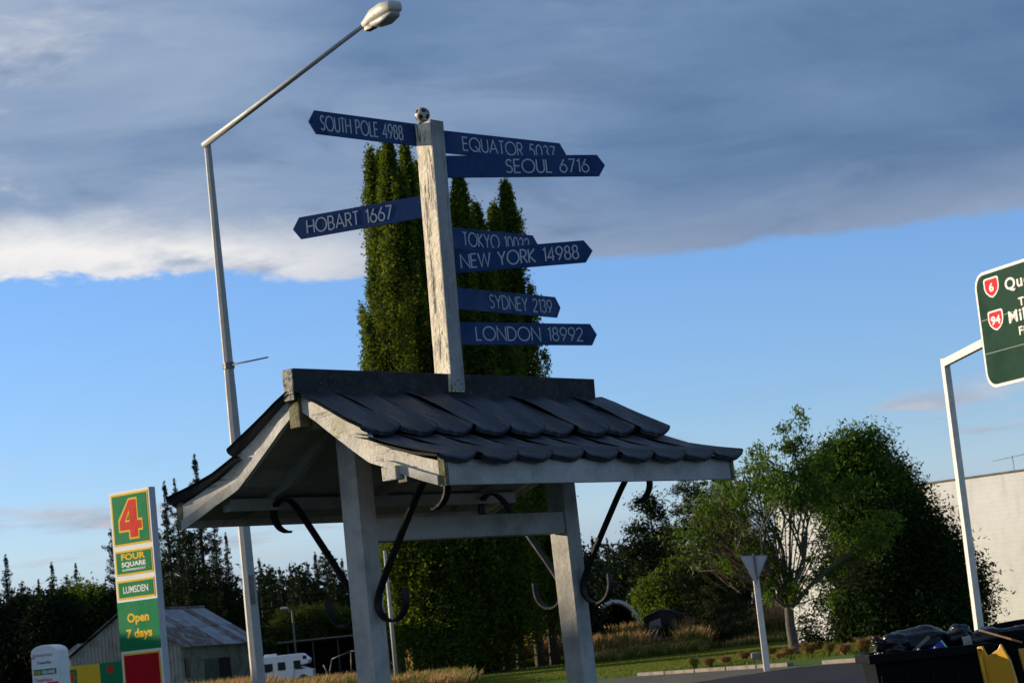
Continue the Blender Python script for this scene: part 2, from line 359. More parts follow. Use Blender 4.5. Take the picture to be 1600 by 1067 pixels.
# bank under the tall grass
def bank_z(x, y):
    a = max(0, min(1, (y - 118) / 14)) * max(0, min(1, (x + 8) / 14)) * max(0, 1 - max(0, y - 150) / 40)
    return .55 * a * a * (3 - 2 * a)
nx, ny = 50, 30; gv = []; gf = []
for j in range(ny + 1):
    for i in range(nx + 1):
        x_ = -12 + i * 50 / nx; y_ = 116 + j * 76 / ny; gv.append((x_, y_, bank_z(x_, y_) + .002 + (-.3 if bank_z(x_, y_) < .003 else 0)))
for j in range(ny):
    for i in range(nx): a = j * (nx + 1) + i; gf.append((a, a + 1, a + nx + 2, a + nx + 1))
mb = MB(); mb.add(gv, gf, True); mb.build('grassy_bank', M['field'], kind='structure')
# kerb stones along the bed
kerb = empty('kerb', (k0.x, k0.y, 0), 'low worn concrete kerb of separate stones between the road and the planted bed', 'kerb')
pos = 0.0; Lk = (k2 - k0).length; i = 0
while pos < Lk + 12:
    ln = 1.75 + .25 * random.random()
    c = k0 + kd * (pos + ln / 2)
    if not (abs(pos - (k1 - k0).length - .9) < .8):
        h = .11 + .02 * random.random(); nrm = V(-kd.y, kd.x, 0)
        MB().box((c.x, c.y, h / 2 + .01), ln - .06, .24, h, kd, nrm).build('kerb_stone', M['kerb'], kerb, bevel=.02)
    pos += ln

# ------------------------------------------------------------------ foliage
leaf_poplar = leafmat('poplar_leaves', (.022, .050, .010), (.13, .175, .018), .5, .6, .12)
leaf_pine = leafmat('pine_needles', (.010, .018, .009), (.026, .040, .014), .10, .8, .04)
leaf_dim = leafmat('dim_shrub_leaves', (.02, .035, .008), (.055, .070, .012), .25, .7, .05)
leaf_far = leafmat('distant_dark_foliage', (.010, .018, .010), (.022, .036, .013), .10, .8, .04)
leaf_shrub = leafmat('shrub_leaves', (.025, .055, .010), (.11, .16, .018), .42, .6, .1)
leaf_gum = leafmat('glossy_broad_leaves', (.022, .060, .010), (.10, .165, .020), .42, .55, .15)
leaf_cyp = leafmat('cypress_foliage', (.009, .021, .007), (.028, .050, .011), .12, .8, .05)
leaf_pine2 = leafmat('grey_green_pine', (.018, .030, .014), (.055, .065, .025), .15, .8, .06)
def leaves(P, s, rng, asp=.6, updir=None, upw=0.0):
    """kite-shaped leaf clumps at points P"""
    n = len(P); a = rng.normal(size=(n, 3))
    if updir is not None: a = a * (1 - upw) + np.asarray(updir) * upw * 1.6
    a /= np.linalg.norm(a, axis=1)[:, None] + 1e-9
    r = rng.normal(size=(n, 3)); bvec = np.cross(a, r); bvec /= np.linalg.norm(bvec, axis=1)[:, None] + 1e-9
    s = (np.asarray(s) * (.6 + .8 * rng.random(n)))[:, None]
    v = np.stack([P - a * s * .5 - bvec * s * asp * .3, P - a * s * .3 + bvec * s * asp * .6, P + a * s * .6], axis=1)
    return v.reshape(-1, 3)
def poplar_mesh(name, H, rad, nb, per, rng, spread=1.0, leafsize=.15):
    Ps = []; T = []; br = MB()
    br.tube([(0, 0, 0), (.05, 0, H * .5), (0, .05, H * .93)], [.28, .16, .03], 7)
    for k in range(nb):
        h0 = H * (.03 + .86 * rng.random() ** 1.10); th = rng.random() * 6.283
        L = min(H * .17 * (.6 + .7 * rng.random()) + 1.0, (H - h0) * (1.0 if k % 9 else 1.06))
        rr = rad * (math.sin(math.pi * min(1, (h0 / H + .16)) ** .62) ** .7) * (.30 + .85 * rng.random())
        rr = min(rr, rad * 1.15) * min(1.0, (1 - min(1, (h0 + L) / H)) * 8 + .30); d = np.array([math.cos(th), math.sin(th), 0])
        t = np.sqrt(rng.random(per)); out = rr * (1 - (1 - t) ** 2.2)
        P = np.outer(out, d); P[:, 2] = h0 + L * t
        w = (.30 * (1 - .80 * t) * np.minimum(1, .35 + t * 2.2)) * spread + .04
        P += rng.normal(size=(per, 3)) * w[:, None] * np.array([1, 1, 1.7])
        Ps.append(P); T.append(np.clip(rng.normal(.45, .22, per) + rng.normal(0, .15), 0, 1))
        if k % 5 == 0:
            q = [Vector((0, 0, h0)), Vector(tuple(d * rr * .6)) + V(0, 0, h0 + L * .35), Vector(tuple(d * rr)) + V(0, 0, h0 + L * .9)]
            br.tube(q, [.05, .035, .01], 4, cap=False)
    P = np.vstack(Ps); T = np.concatenate(T)
    return fastmesh(name, leaves(P, leafsize, rng, .75, (0, 0, 1), .25), 3, leaf_poplar, T), br
def conifer_mesh(name, H, rad, rng, leafm, size=.45, dens=1.0, gap=0.0, bare=.08, power=.85, droop=.15):
    Ps = []; S = []; br = MB(); br.tube([(0, 0, 0), (0, 0, H * .5), (.1, 0, H * .98)], [H * .016, H * .010, .03], 6)
    zs_ = np.sort(bare + (1 - bare) * rng.random(int(360 * (1 - gap * .6))) ** .9)
    for k, f0 in enumerate(zs_):
        z = H * f0; f = (f0 - bare) / (1 - bare); ph = math.sin(f0 * 40 + 2 * math.sin(f0 * 13)); R = (rad * (1 - f) ** power * (.85 + .15 * ph) + .05)
        th = rng.random() * 6.283; Rk = R * (.45 + .65 * rng.random()); n = int((9 + Rk * 26) * dens)
        t = rng.random(n) ** .65; d = np.array([math.cos(th), math.sin(th), 0]); sd = np.array([-d[1], d[0], 0])
        P = np.outer(t * Rk, d); P += np.outer(rng.normal(0, 1, n) * (.05 + .13 * Rk * (1.05 - t)), sd)
        P[:, 2] = z - droop * Rk * t + .30 * Rk * t * t + rng.normal(0, .05 + .04 * Rk, n)
        Ps.append(P); S.append(np.full(n, size * (.5 + .6 * min(1, Rk / rad))))
        if k % 6 == 0: br.tube([(0, 0, z), tuple(d * Rk * .8 + np.array([0, 0, z - droop * Rk * .5]))], [.05, .015], 3, cap=False)
    n = 60; P = rng.normal(0, .05, (n, 3)); P[:, 2] = H * (.93 + .075 * rng.random(n)); Ps.append(P); S.append(np.full(n, size * .5))
    P = np.vstack(Ps); S = np.concatenate(S); T = np.clip(rng.normal(.4, .25, len(P)), 0, 1)
    return fastmesh(name, leaves(P, S, rng, .42, (0, 0, 1), .3), 3, leafm, T), br
def bush_mesh(name, lobes, n, rng, leafm, size, asp=.6, shell=.55, clump=45, vstretch=.85):
    """lobes: (cx,cy,cz, rx,ry,rz)"""
    lob = np.array(lobes, dtype=float); vol = (lob[:, 3] * lob[:, 4] * lob[:, 5]) ** .7; pr = vol / vol.sum()
    nc = max(12, int(n / clump)); idx = rng.choice(len(lob), nc, p=pr); d = rng.normal(size=(nc, 3)); d /= np.linalg.norm(d, axis=1)[:, None]
    rr = shell + (1 - shell) * rng.random(nc) ** .6 + rng.normal(0, .05, nc)
    C_ = lob[idx, :3] + d * lob[idx, 3:6] * rr[:, None]; cs = size * 1.5 * (.7 + .7 * rng.random(nc))
    q = rng.integers(0, nc, n); P = C_[q] + rng.normal(size=(n, 3)) * cs[q][:, None] * np.array([1, 1, vstretch]); ctint = rng.normal(0, .14, nc)[q]
    P0 = np.nonzero(P[:, 2] > 0.02)[0]; P = P[P0]; T = np.clip(rng.normal(.4, .16, len(P0)) + ctint[P0], 0, 1)
    return fastmesh(name, leaves(P, size, rng, asp), 3, leafm, T)
def lobes_rand(rng, n, R, H, base=.0, r=(.35, .6)):
    out = []
    for k in range(n):
        th = rng.random() * 6.283; q = rng.random() ** .5 * R * .68; z = base + (H - base) * (.18 + .68 * rng.random()); fall = 1 - .35 * abs(z / H - .4)
        s = R * (r[0] + (r[1] - r[0]) * rng.random()) * fall
        out.append((q * math.cos(th), q * math.sin(th), min(z, H - s * .8), s, s, s * .85))
    return out
def plant(name, loc, label, cat, crown_me, trunk, group=None, rz=0.0, s=1.0, sz=None, trunk_me=None, crown='crown', lean=0.0):
    e_ = empty(name, loc, label, cat, group); e_.rotation_euler = (0, lean, rz); e_.scale = (s, s, sz or s)
    c = bpy.data.objects.new(crown, crown_me); COL.objects.link(c); c.parent = e_
    if trunk_me is not None:
        t = bpy.data.objects.new('trunk', trunk_me); COL.objects.link(t); t.parent = e_
    return e_

# --- poplars behind the shelter
def pop(px_top, py_top, Y, rad, seed, label, nb=230, per=150, base=0.0, spread=1.0):
    rng = np.random.default_rng(seed); p = at(px_top, py_top, Y); H = p.z
    me, br = poplar_mesh('crown', H, rad, nb, per, rng, spread)
    plant('poplar_tree', (p.x, Y, 0), label, 'tree', me, None, 'tall poplars behind the shelter', trunk_me=br.mesh('trunk', M['bark']))
pop(606, 226, 116, 2.6, 1, 'tall poplar, leftmost of the clump, behind the blades HOBART and SOUTH POLE', 200, 560)
pop(652, 262, 121, 2.6, 2, 'dark poplar directly behind the weathered white signpost', 170, 450)
pop(716, 278, 117, 2.9, 3, 'dark poplar just right of the signpost, behind the blade SEOUL', 190, 520)
pop(790, 292, 120, 1.7, 4, 'narrow pointed poplar, rightmost of the clump, behind the blade NEW YORK', 170, 460)
pop(575, 500, 114, 1.5, 5, 'short poplar stem at the far left foot of the poplar clump', 60, 300)
pop(577, 238, 117.5, 1.7, 6, 'thin poplar leader at the upper left of the poplar clump', 90, 420)
pop(742, 322, 118.5, 2.4, 7, 'shorter poplar between the two right-hand poplars, behind the blade TOKYO', 110, 420)
pop(592, 246, 119, 2.0, 8, 'poplar leader squeezed between the two leftmost poplar tips', 120, 420)
pop(632, 232, 118, 2.0, 9, 'poplar tip just left of the signpost, below the blade SOUTH POLE', 120, 420)
pop(772, 330, 119, 1.9, 10, 'poplar leader just left of the rightmost narrow poplar', 110, 400)
# low skirt of the clump
rng = np.random.default_rng(31)
sk = [(0, 0, 4.2, 2.6, 2, 4.2), (2.4, .5, 4.6, 2.5, 2, 4.8), (-1.2, .4, 6.4, 2.0, 1.8, 4.5), (3.8, .5, 5.8, 1.6, 1.6, 4.6), (1.5, 0, 8.5, 2.8, 2, 4.5), (1.2, 0, 1.6, 2.2, 1.8, 1.8)]
p = at(690, 1035, 113)
plant('poplar_thicket', (p.x, 113, 0), 'dense bright green leafy thicket at the foot of the tall poplars', 'shrub', bush_mesh('foliage', sk, 110000, rng, leaf_poplar, .16, .7, .30, 110, 3.4), None, crown='foliage')

# --- conifers
rng = np.random.default_rng(11)
con = [conifer_mesh('crown', 18, 4.0, rng, leaf_pine, .30, 1.0), conifer_mesh('crown', 18, 3.1, rng, leaf_pine, .30, 1.0), conifer_mesh('crown', 18, 4.8, rng, leaf_pine, .34, 1.0, .3, .12, .6)]
conT = [c[1].mesh('trunk', M['bark']) for c in con]; con = [c[0] for c in con]
def pine(px, py, Y, k, label, group, wide=1.0):
    p = at(px, py, Y); s = p.z / 18
    plant('conifer_tree', (p.x, Y, 0), label, 'tree', con[k], None, group, random.random() * 6.28, s * wide, s, conT[k])
GL = 'dark conifers along the far tree line'
near_left = [(303, 711, 182, 1, 1.0, 'tallest spired conifer, its tip just left of the shelter roof'), (272, 748, 185, 0, .8, 'conifer with a narrow tip between the store sign and the tallest spire'),
             (256, 752, 180, 1, .9, 'conifer rising right beside the store sign'), (333, 800, 178, 0, .9, 'dark conifer partly behind the left eave of the shelter'),
             (236, 800, 187, 2, .8, 'ragged dark pine hidden mostly behind the store sign'), (352, 832, 192, 1, .9, 'small conifer between the left eave and the lamp pole'),
             (176, 818, 190, 2, .75, 'ragged dark pine whose branches show left of the store sign'), (286, 805, 174, 2, .8, 'broad dark pine standing in front of the spired conifers')]
for a in near_left: pine(a[0], a[1], a[2], a[3], a[5], None, a[4])
line = [(8, 866, 200), (34, 908, 190), (60, 905, 205), (80, 878, 215), (104, 898, 200), (118, 880, 220), (140, 908, 200), (160, 915, 195), (382, 880, 240), (404, 872, 230), (420, 882, 245), (436, 886, 240), (452, 880, 250), (466, 884, 235), (479, 878, 250), (492, 862, 235), (507, 852, 245), (520, 868, 240), (534, 872, 238), (552, 880, 244), (570, 870, 240), (590, 880, 242), (-14, 890, 190)]
ORD = 'first second third fourth fifth sixth seventh eighth ninth tenth eleventh twelfth thirteenth fourteenth fifteenth sixteenth'.split()
line.sort()
for i, (x_, y_, Y_) in enumerate(line):
    pine(x_, y_, Y_, i % 3 if i % 4 else 1, ('dark far conifer left of the store sign, ' + ORD[i] + ' from the left edge' if x_ < 170 else 'dark far conifer right of the lamp pole, ' + ORD[i - sum(q[0] < 170 for q in line)] + ' from the pole'), GL, 1.1)
line2 = [(905, 850, 190), (925, 838, 180), (948, 842, 185), (966, 846, 178), (985, 850, 190), (1040, 812, 180), (1028, 830, 190), (880, 862, 200), (858, 868, 205), (1150, 830, 185), (1175, 850, 190), (1196, 860, 180)]
line2.sort()
for i, (x_, y_, Y_) in enumerate(line2):
    pine(x_, y_, Y_, (i * 2 + 1) % 3, 'dark far conifer between shelter and white building, ' + ORD[i] + ' from the left', 'dark conifers right of the shelter', 1.3)
rngp = np.random.default_rng(5)
p = at(1012, 772, 150); H_ = p.z; br = MB(); br.tube([(0, 0, 0), (.1, 0, H_ * .6), (0, 0, H_ * .93)], [.2, .12, .04], 6)
lbp = [(0, 0, H_ - .7, .8, .8, .5), (.5, .1, H_ - 1.6, .9, .8, .45), (-.8, 0, H_ - 2.3, .8, .7, .4), (.9, 0, H_ - 2.8, .8, .8, .4), (-.3, .2, H_ - 3.4, .9, .8, .4), (-1.3, 0, H_ - 3.6, .6, .6, .35), (.9, 0, H_ - 4.3, .9, .8, .45), (-.5, 0, H_ - 5.0, 1.1, .9, .6), (.4, 0, H_ - 6.2, 1.3, 1, .8)]
for l_ in lbp: br.tube([(0, 0, l_[2] - .8), (l_[0], l_[1], l_[2])], [.06, .02], 4, cap=False)
plant('pine_tree', (p.x, 150, 0), 'open-crowned pine with sky showing through, standing above the trees right of the shelter', 'tree', bush_mesh('crown', lbp, 9000, rngp, leaf_pine, .26, .4, .2, 60, .7), None, trunk_me=br.mesh('trunk', M['bark']))
for (x_, y_, Y_, lb, wd) in [(1078, 722, 128, 'tall grey-green pine just beyond the right end of the shelter eave', 1.15), (1128, 738, 132, 'tall grey-green pine between the eave end and the broadleaf tree', 1.1), (1104, 770, 122, 'shorter grey-green pine standing in front of the two taller ones', .95)]:
    cm, ct = conifer_mesh('crown', 15, 4.3, rngp, leaf_pine2, .30, 1.3, .1, .02, .38, .3)
    p = at(x_, y_, Y_); plant('pine_tree', (p.x, Y_, 0), lb, 'tree', cm, None, s=p.z / 15 * wd, sz=p.z / 15, trunk_me=ct.mesh('trunk', M['bark']))
# --- far woods as one mass
rng = np.random.default_rng(77); lo = []
for i in range(150):
    x_ = -62 + 130 * i / 150 + rng.normal(0, .5); Y_ = 262 + rng.random() * 20
    if -3 < x_ < 4: continue
    lo.append((x_, Y_, 3 + 3 * rng.random(), 3.6, 3, 4.5 + 3.2 * rng.random()))
me = bush_mesh('distant_woodland', lo, 180000, rng, leaf_far, .6, .7, .3); o = link('distant_woodland', me)
tag(o, 'dark far-off woodland that closes the view behind the sheds and houses', 'woodland', kind='stuff')
rng = np.random.default_rng(78); lo = []
for i in range(46):
    px = random.choice([random.uniform(-20, 190), random.uniform(230, 375), random.uniform(870, 1240)])
    Y_ = random.uniform(192, 200) if px < 400 else random.uniform(160, 175); p = at(px, 1000, Y_); lo.append((p.x, Y_, 1.8 + 1.5 * rng.random(), 2.6, 2, 2.6 + 2.4 * rng.random()))
me = bush_mesh('undergrowth', lo, 110000, rng, leaf_far, .34, .7, .3); o = link('undergrowth', me)
tag(o, 'dark tangled undergrowth below the conifers at the back of the field', 'undergrowth', kind='stuff')

def round_tree(px, py, Y, R, seed, label, leafm=leaf_shrub, n=11000, size=.22, name='leafy_tree', group=None, nl=14):
    rng = np.random.default_rng(seed); p = at(px, py, Y); H = p.z
    br = MB(); br.tube([(0, 0, 0), (.1, 0, H * .45), (0, .1, H * .8)], [.2, .13, .03], 6)
    for k in range(5):
        th = k * 1.3; br.tube([(0, 0, H * .3), (math.cos(th) * R * .5, math.sin(th) * R * .5, H * .65)], [.09, .02], 5)
    plant(name, (p.x, Y, 0), label, 'tree' if 'tree' in name else 'shrub', bush_mesh('crown', lobes_rand(rng, nl, R, H), int(n * 1.8), rng, leafm, size), None, group, trunk_me=br.mesh('trunk', M['bark']))
round_tree(462, 938, 222, 3.3, 41, 'rounded sunlit green tree behind the small street light', leaf_dim)
round_tree(500, 944, 226, 3.3, 42, 'rounded sunlit green tree between small street light and near shelter post', leaf_dim)
round_tree(545, 946, 224, 3.0, 43, 'rounded green tree right behind the near shelter post', leaf_dim)
round_tree(432, 968, 219, 2.4, 44, 'low green bush above the white campervan', leaf_dim)
round_tree(1048, 888, 134, 2.0, 45, 'bushy sunlit green tree beside the dark tent-like shed', n=14000, nl=18)
round_tree(1108, 905, 150, 1.9, 46, 'dark green bush between the shed and the wire frame', leaf_cyp, 12000)
round_tree(90, 925, 188, 4.6, 47, 'broad dark green tree left of the store sign', leaf_far, 14000, .35)
round_tree(30, 930, 190, 5.0, 48, 'broad dark green tree at the left edge of the view', leaf_far, 14000, .35)
round_tree(140, 905, 192, 3.8, 49, 'yellowish green tree just left of the store sign', leaf_shrub, 12000, .35)
round_tree(330, 905, 184, 5.0, 50, 'broad black-green tree behind the rusty shed roof', leaf_far, 16000, .35)
round_tree(858, 850, 127, 2.3, 51, 'dark grey-green tree between poplars and far shelter post', leaf_pine2, 14000, .3)

# --- the big cypress hedge by the white wall
rng = np.random.default_rng(61); Yc = 92; base = at(1400, 1000, Yc)
lb = []
prof = [(1322, 700), (1336, 682), (1365, 690), (1395, 720), (1420, 752), (1436, 790), (1458, 830), (1478, 885), (1325, 780)]
for (x_, y_) in prof:
    p = at(x_, y_, Yc); z = p.z
    for k in range(9):
        f = k / 8; zc = z * (1 - f) * .9 + .5; rad = .55 + 1.0 * min(1, f * 1.6)
        xx = p.x + (z - zc) * 0 + rng.normal(0, .2); lb.append((xx - base.x, rng.normal(0, .8), zc, rad, rad * 1.3, rad * 1.25))
me = bush_mesh('crown', lb, 150000, rng, leaf_cyp, .17, .5, .45, 50, 1.3)
br = MB(); br.tube([(0, 0, 0), (-1, 0, 4), (-1.6, 0, 7)], [.3, .2, .05], 7)
plant('cypress_tree', (base.x, Yc, 0), 'massive dark cypress with a sloping right side in front of the white building', 'tree', me, None, trunk_me=br.mesh('trunk', M['bark']))
rng = np.random.default_rng(62); p = at(1338, 668, 91.5)
lb = [(rng.normal(0, .9), rng.normal(0, .7), p.z - 1.0 - 2.9 * rng.random(), .75, .75, .8) for k in range(22)] + [(0, 0, p.z - .7, .6, .6, .75), (-.9, 0, p.z - 1.1, .5, .5, .7), (.7, 0, p.z - 1.0, .6, .6, .8), (-1.6, 0, p.z - 1.7, .7, .7, .7)]
br = MB(); br.tube([(0, 0, 0), (.1, 0, 4), (0, 0, p.z - 1.2)], [.2, .13, .03], 7)
for k in range(6): br.tube([(0, 0, 3 + k * .5), (rng.normal(0, 1.0), rng.normal(0, .5), 4.8 + k * .5)], [.06, .02], 5)
plant('leafy_tree', (p.x, 91.5, 0), 'rounded bright green treetop before the dark cypress', 'tree', bush_mesh('crown', lb, 60000, rng, leaf_gum, .17, .45, .3, 50, 1.1), None, trunk_me=br.mesh('trunk', M['bark']))

# --- branching broadleaf tree
def grow(br, tips, p, d, L, r, depth, rng, up=.12, spread=.62):
    q = p; pts = [p]; dd = d.normalized()
    for k in range(3):
        dd = (dd + Vector(tuple(rng.normal(0, .10, 3))) + V(0, 0, up * .3)).normalized(); q = q + dd * (L / 3); pts.append(q)
    br.tube(pts, [r, r * .88, r * .76, r * .62], 6 if r > .05 else 4, cap=False)
    if depth <= 2: tips.append((pts[1], dd, depth)); tips.append((pts[2], dd, depth))
    if depth == 0: tips.append((q, dd, 0)); return
    for k in range(2 + (rng.random() < .6)):
        ax = Vector(tuple(rng.normal(0, 1, 3))).normalized(); nd = (dd + ax * spread + V(0, 0, up)).normalized()
        grow(br, tips, q, nd, L * (.68 + .2 * rng.random()), r * .6, depth - 1, rng, up, spread)
rng = np.random.default_rng(92); Yt = 80; foot = at(1240, 1012, Yt); br = MB(); tips = []
h = 1.75; br.tube([(0, 0, -.05), (0.02, 0, .5), (-.02, 0, 1.1), (0, 0, h)], [.24, .19, .17, .16], 10, cap=False)
for (ddx, ddy, L) in [(-.55, .1, 1.75), (-.22, -.2, 1.9), (.12, .1, 2.1), (.42, -.1, 1.9), (.80, .1, 1.7), (.05, .4, 1.9), (.3, -.4, 1.7)]:
    grow(br, tips, V(0, 0, h - .1), V(ddx, ddy, .95), L, .085, 3, rng)
P = []
for (q, d, dp) in tips:
    # leafy only partly on the thin left side
    bare = .70 if q.x < -.8 else .58
    if rng.random() < bare: continue
    n = 46 if dp == 0 else 18
    P.append(np.array(q)[None, :] + rng.normal(0, 1, (n, 3)) * np.array([.26, .26, .24]))
TP = [(1245, 662, 1), (1240, 690, 1), (1250, 712, 1), (1192, 700, .7), (1183, 722, .6), (1222, 738, 1.2), (1262, 735, 1.2), (1290, 716, 1.2), (1240, 760, .8), (1275, 760, 1.2), (1205, 755, .8), (1170, 768, .6), (1130, 762, .5),
      (1120, 800, .6), (1150, 812, .6), (1112, 838, .4), (1165, 850, .7), (1195, 828, .7), (1190, 870, .9), (1228, 885, .7), (1250, 905, 1), (1212, 905, 1), (1198, 925, .8), (1275, 905, 1), (1300, 890, .9), (1240, 930, .8), (1305, 925, .6), (1345, 850, .8), (1372, 822, 1), (1386, 812, .8), (1360, 842, .8), (1330, 868, .8), (1310, 845, .6), (1135, 880, .4), (1285, 790, .7), (1320, 770, .9), (1342, 755, .9)]
for (ax_, ay_, k_) in TP:
    q = at(ax_, ay_, Yt) - V(foot.x, Yt, 0); y_ = rng.normal(0, .45); n = int(250 * k_)
    sub = rng.normal(0, .24, (6, 3)); P.append(np.array([q.x, y_, q.z])[None, :] + sub[rng.integers(0, 6, n)] + rng.normal(0, 1, (n, 3)) * .12)
    br.tube([(0, 0, h), (q.x * .40, y_ * .5, h + (q.z - h) * .45), (q.x, y_, q.z)], [.045, .028, .010], 4, cap=False)
P = np.vstack(P)
me = fastmesh('crown', leaves(P, .17, rng, .42, (0, 0, -1), .3), 3, leaf_gum, np.clip(rng.normal(.5, .25, len(P)), 0, 1))
tr = plant('broadleaf_tree', (foot.x, Yt, 0), 'open branching tree with glossy leaves and twiggy bare left side beside the give way sign', 'tree', me, None, trunk_me=br.mesh('trunk', M['bark']))
tw = MB()
for k in range(260):
    th = rng.random() * 6.283; q0 = V(rng.normal(-1.1, .6), rng.normal(0, .5), 2.4 + 2.8 * rng.random())
    dv = V(-.5 - .5 * rng.random(), rng.normal(0, .2), .5 + .5 * rng.random()).normalized() if rng.random() < .8 else V(.8, 0, .5)
    tw.tube([q0, q0 + dv * .45, q0 + dv * (.9 + .3 * rng.random()) + V(0, 0, .1)], [.016, .011, .005], 3, cap=False)
for k in range(40):
    q0 = V(rng.normal(2.1, .5), rng.normal(0, .5), 2.2 + 1.6 * rng.random()); dv = V(.9, rng.normal(0, .2), .25 * rng.normal()).normalized()
    tw.tube([q0, q0 + dv * .45, q0 + dv * .9], [.018, .012, .005], 3, cap=False)
o = bpy.data.objects.new('twigs', tw.mesh('twigs', M['twig'])); COL.objects.link(o); o.parent = tr; o['kind'] = 'stuff'
rng = np.random.default_rng(63); p = at(1262, 965, 84)
plant('dark_shrub', (p.x, 84, 0), 'small dark upright shrub right of the broadleaf tree trunk against the white wall', 'shrub', bush_mesh('foliage', [(0, 0, .5, .4, .4, .5), (-.15, 0, .95, .28, .3, .4), (.25, 0, .5, .35, .3, .35), (-.2, 0, 1.3, .12, .12, .3)], 1500, rng, leaf_cyp, .14, .4, .1), None, crown='foliage')

# --- tall grass
def grassmat():
    mt = bpy.data.materials.new('dry_seed_grass'); mt.use_nodes = True; t = mt.node_tree; q = NB(t); t.nodes.clear()
    a = q.n('ShaderNodeAttribute', attribute_name='tint').outputs['Fac']
    cr = q.n('ShaderNodeValToRGB', ins={0: a}); e = cr.color_ramp.elements
    e[0].color = (.05, .10, .014, 1); e[1].color = (.56, .36, .18, 1)
    for ps, c in ((.3, (.155, .185, .035, 1)), (.45, (.24, .16, .06, 1)), (.7, (.42, .24, .11, 1))): x = e.new(ps); x.color = c
    d = q.n('ShaderNodeBsdfDiffuse', ins={0: cr.outputs[0]}); tr = q.n('ShaderNodeBsdfTranslucent', ins={0: cr.outputs[0]})
    mx = q.n('ShaderNodeMixShader', ins={0: .4, 1: d.outputs[0], 2: tr.outputs[0]}); q.n('ShaderNodeOutputMaterial', ins={0: mx.outputs[0]}); return mt
M['grass'] = grassmat()
def grass(name, regions, rng, label):
    VV = []; T = []
    for (poly, n, hmin, hmax, greenf, zf, w) in regions:
        single = hmax <= .17
        # poly: quad (x0,y0),(x1,y1),(x2,y2),(x3,y3), bilinear sampling
        q = np.array(poly, dtype=float); nc = max(4, n // 40); u = rng.random((nc, 1)); v = rng.random((nc, 1))
        C_ = (q[0] * (1 - u) + q[1] * u) * (1 - v) + (q[3] * (1 - u) + q[2] * u) * v
        id_ = rng.integers(0, nc, n); XY = C_[id_] + rng.normal(0, .28 if not single else .9, (n, 2)); ch = rng.random(nc); cg = rng.random(nc)
        hh = (hmin + (hmax - hmin) * np.clip(ch[id_] * .75 + .25 * rng.random(n), 0, 1)) * (.8 + .3 * rng.random(n))
        z0 = np.array([zf(a_, b_) for a_, b_ in XY]) if zf else np.zeros(n)
        B = np.column_stack([XY, z0]); lean = rng.normal(0, .22, (n, 2)) + np.array([.12, 0]); th = rng.random(n) * 3.14
        wd = np.column_stack([np.cos(th), np.sin(th), np.zeros(n)]) * w * .5
        mid = B + np.column_stack([lean[:, 0] * hh * .35, lean[:, 1] * hh * .35, hh * .62]); tp = B + np.column_stack([lean[:, 0] * hh, lean[:, 1] * hh, hh])
        lowq = np.stack([B - wd * .7, B + wd * .7, mid + wd * .7, mid - wd * .7], 1); hiq = np.stack([mid - wd * .8, mid + wd * .8, (mid * .35 + tp * .65) + wd * 1.6, tp], 1)
        VV += [np.stack([B - wd, B + wd, tp + wd * .4, tp - wd * .4], 1).reshape(-1, 3)] if single else [lowq.reshape(-1, 3), hiq.reshape(-1, 3)]
        g = (cg[id_] < greenf)
        T += [np.clip(.26 + rng.normal(0, .05, n), 0, 1)] if single else [np.clip(np.where(g, .12, .38) + rng.normal(0, .1, n), 0, 1), np.clip(np.where(g, .25, .72) + rng.normal(0, .14, n), 0, 1)]
    o = link(name, fastmesh(name, np.vstack(VV), 4, M['grass'], np.concatenate(T)))
    return tag(o, label, 'grass', kind='stuff')
def quadpx(x0, x1, Ya, Yb):
    return [(at(x0, 1000, Ya).x, Ya), (at(x1, 1000, Ya).x, Ya), (at(x1, 1000, Yb).x, Yb), (at(x0, 1000, Yb).x, Yb)]
rng = np.random.default_rng(21)
grass('tall_grass', [
    (quadpx(262, 400, 66, 84), 12000, .8, 1.35, .2, None, .035), (quadpx(395, 560, 66, 84), 12000, .7, 1.15, .3, None, .035), (quadpx(-10, 45, 60, 70), 3000, .9, 1.5, .1, None, .04),
    (quadpx(600, 720, 78, 100), 9000, .35, .8, .45, None, .035),
    (quadpx(640, 900, 123, 137), 26000, .9, 1.7, .12, bank_z, .045), (quadpx(700, 1000, 121, 127), 9000, .25, .6, .97, bank_z, .045),
    (quadpx(910, 1000, 118, 134), 10000, .7, 1.5, .35, bank_z, .045), (quadpx(1000, 1068, 116, 127), 6000, .25, .6, .6, bank_z, .045), (quadpx(1066, 1100, 118, 134), 5000, .7, 1.4, .35, bank_z, .045), (quadpx(1060, 1260, 125, 146), 26000, .9, 1.8, .08, bank_z, .045),
    (quadpx(1080, 1250, 119, 127), 9000, .2, .55, .75, bank_z, .045), (quadpx(930, 1090, 112, 119), 9000, .3, .75, .75, bank_z, .045),
], rng, 'tall dry orange-tipped seed grass with green blades below along the back of the lawn')
rng = np.random.default_rng(22)
grass('lawn_tufts', [(quadpx(690, 1000, 84, 121), 110000, .05, .13, 1.0, None, .045), (quadpx(1000, 1280, 78, 119), 120000, .05, .13, 1.0, None, .045), (quadpx(1250, 1345, 76, 96), 20000, .05, .16, .8, None, .04), (quadpx(600, 700, 88, 108), 5000, .1, .3, .8, None, .04)], rng, 'short mown green grass of the sunlit lawn')
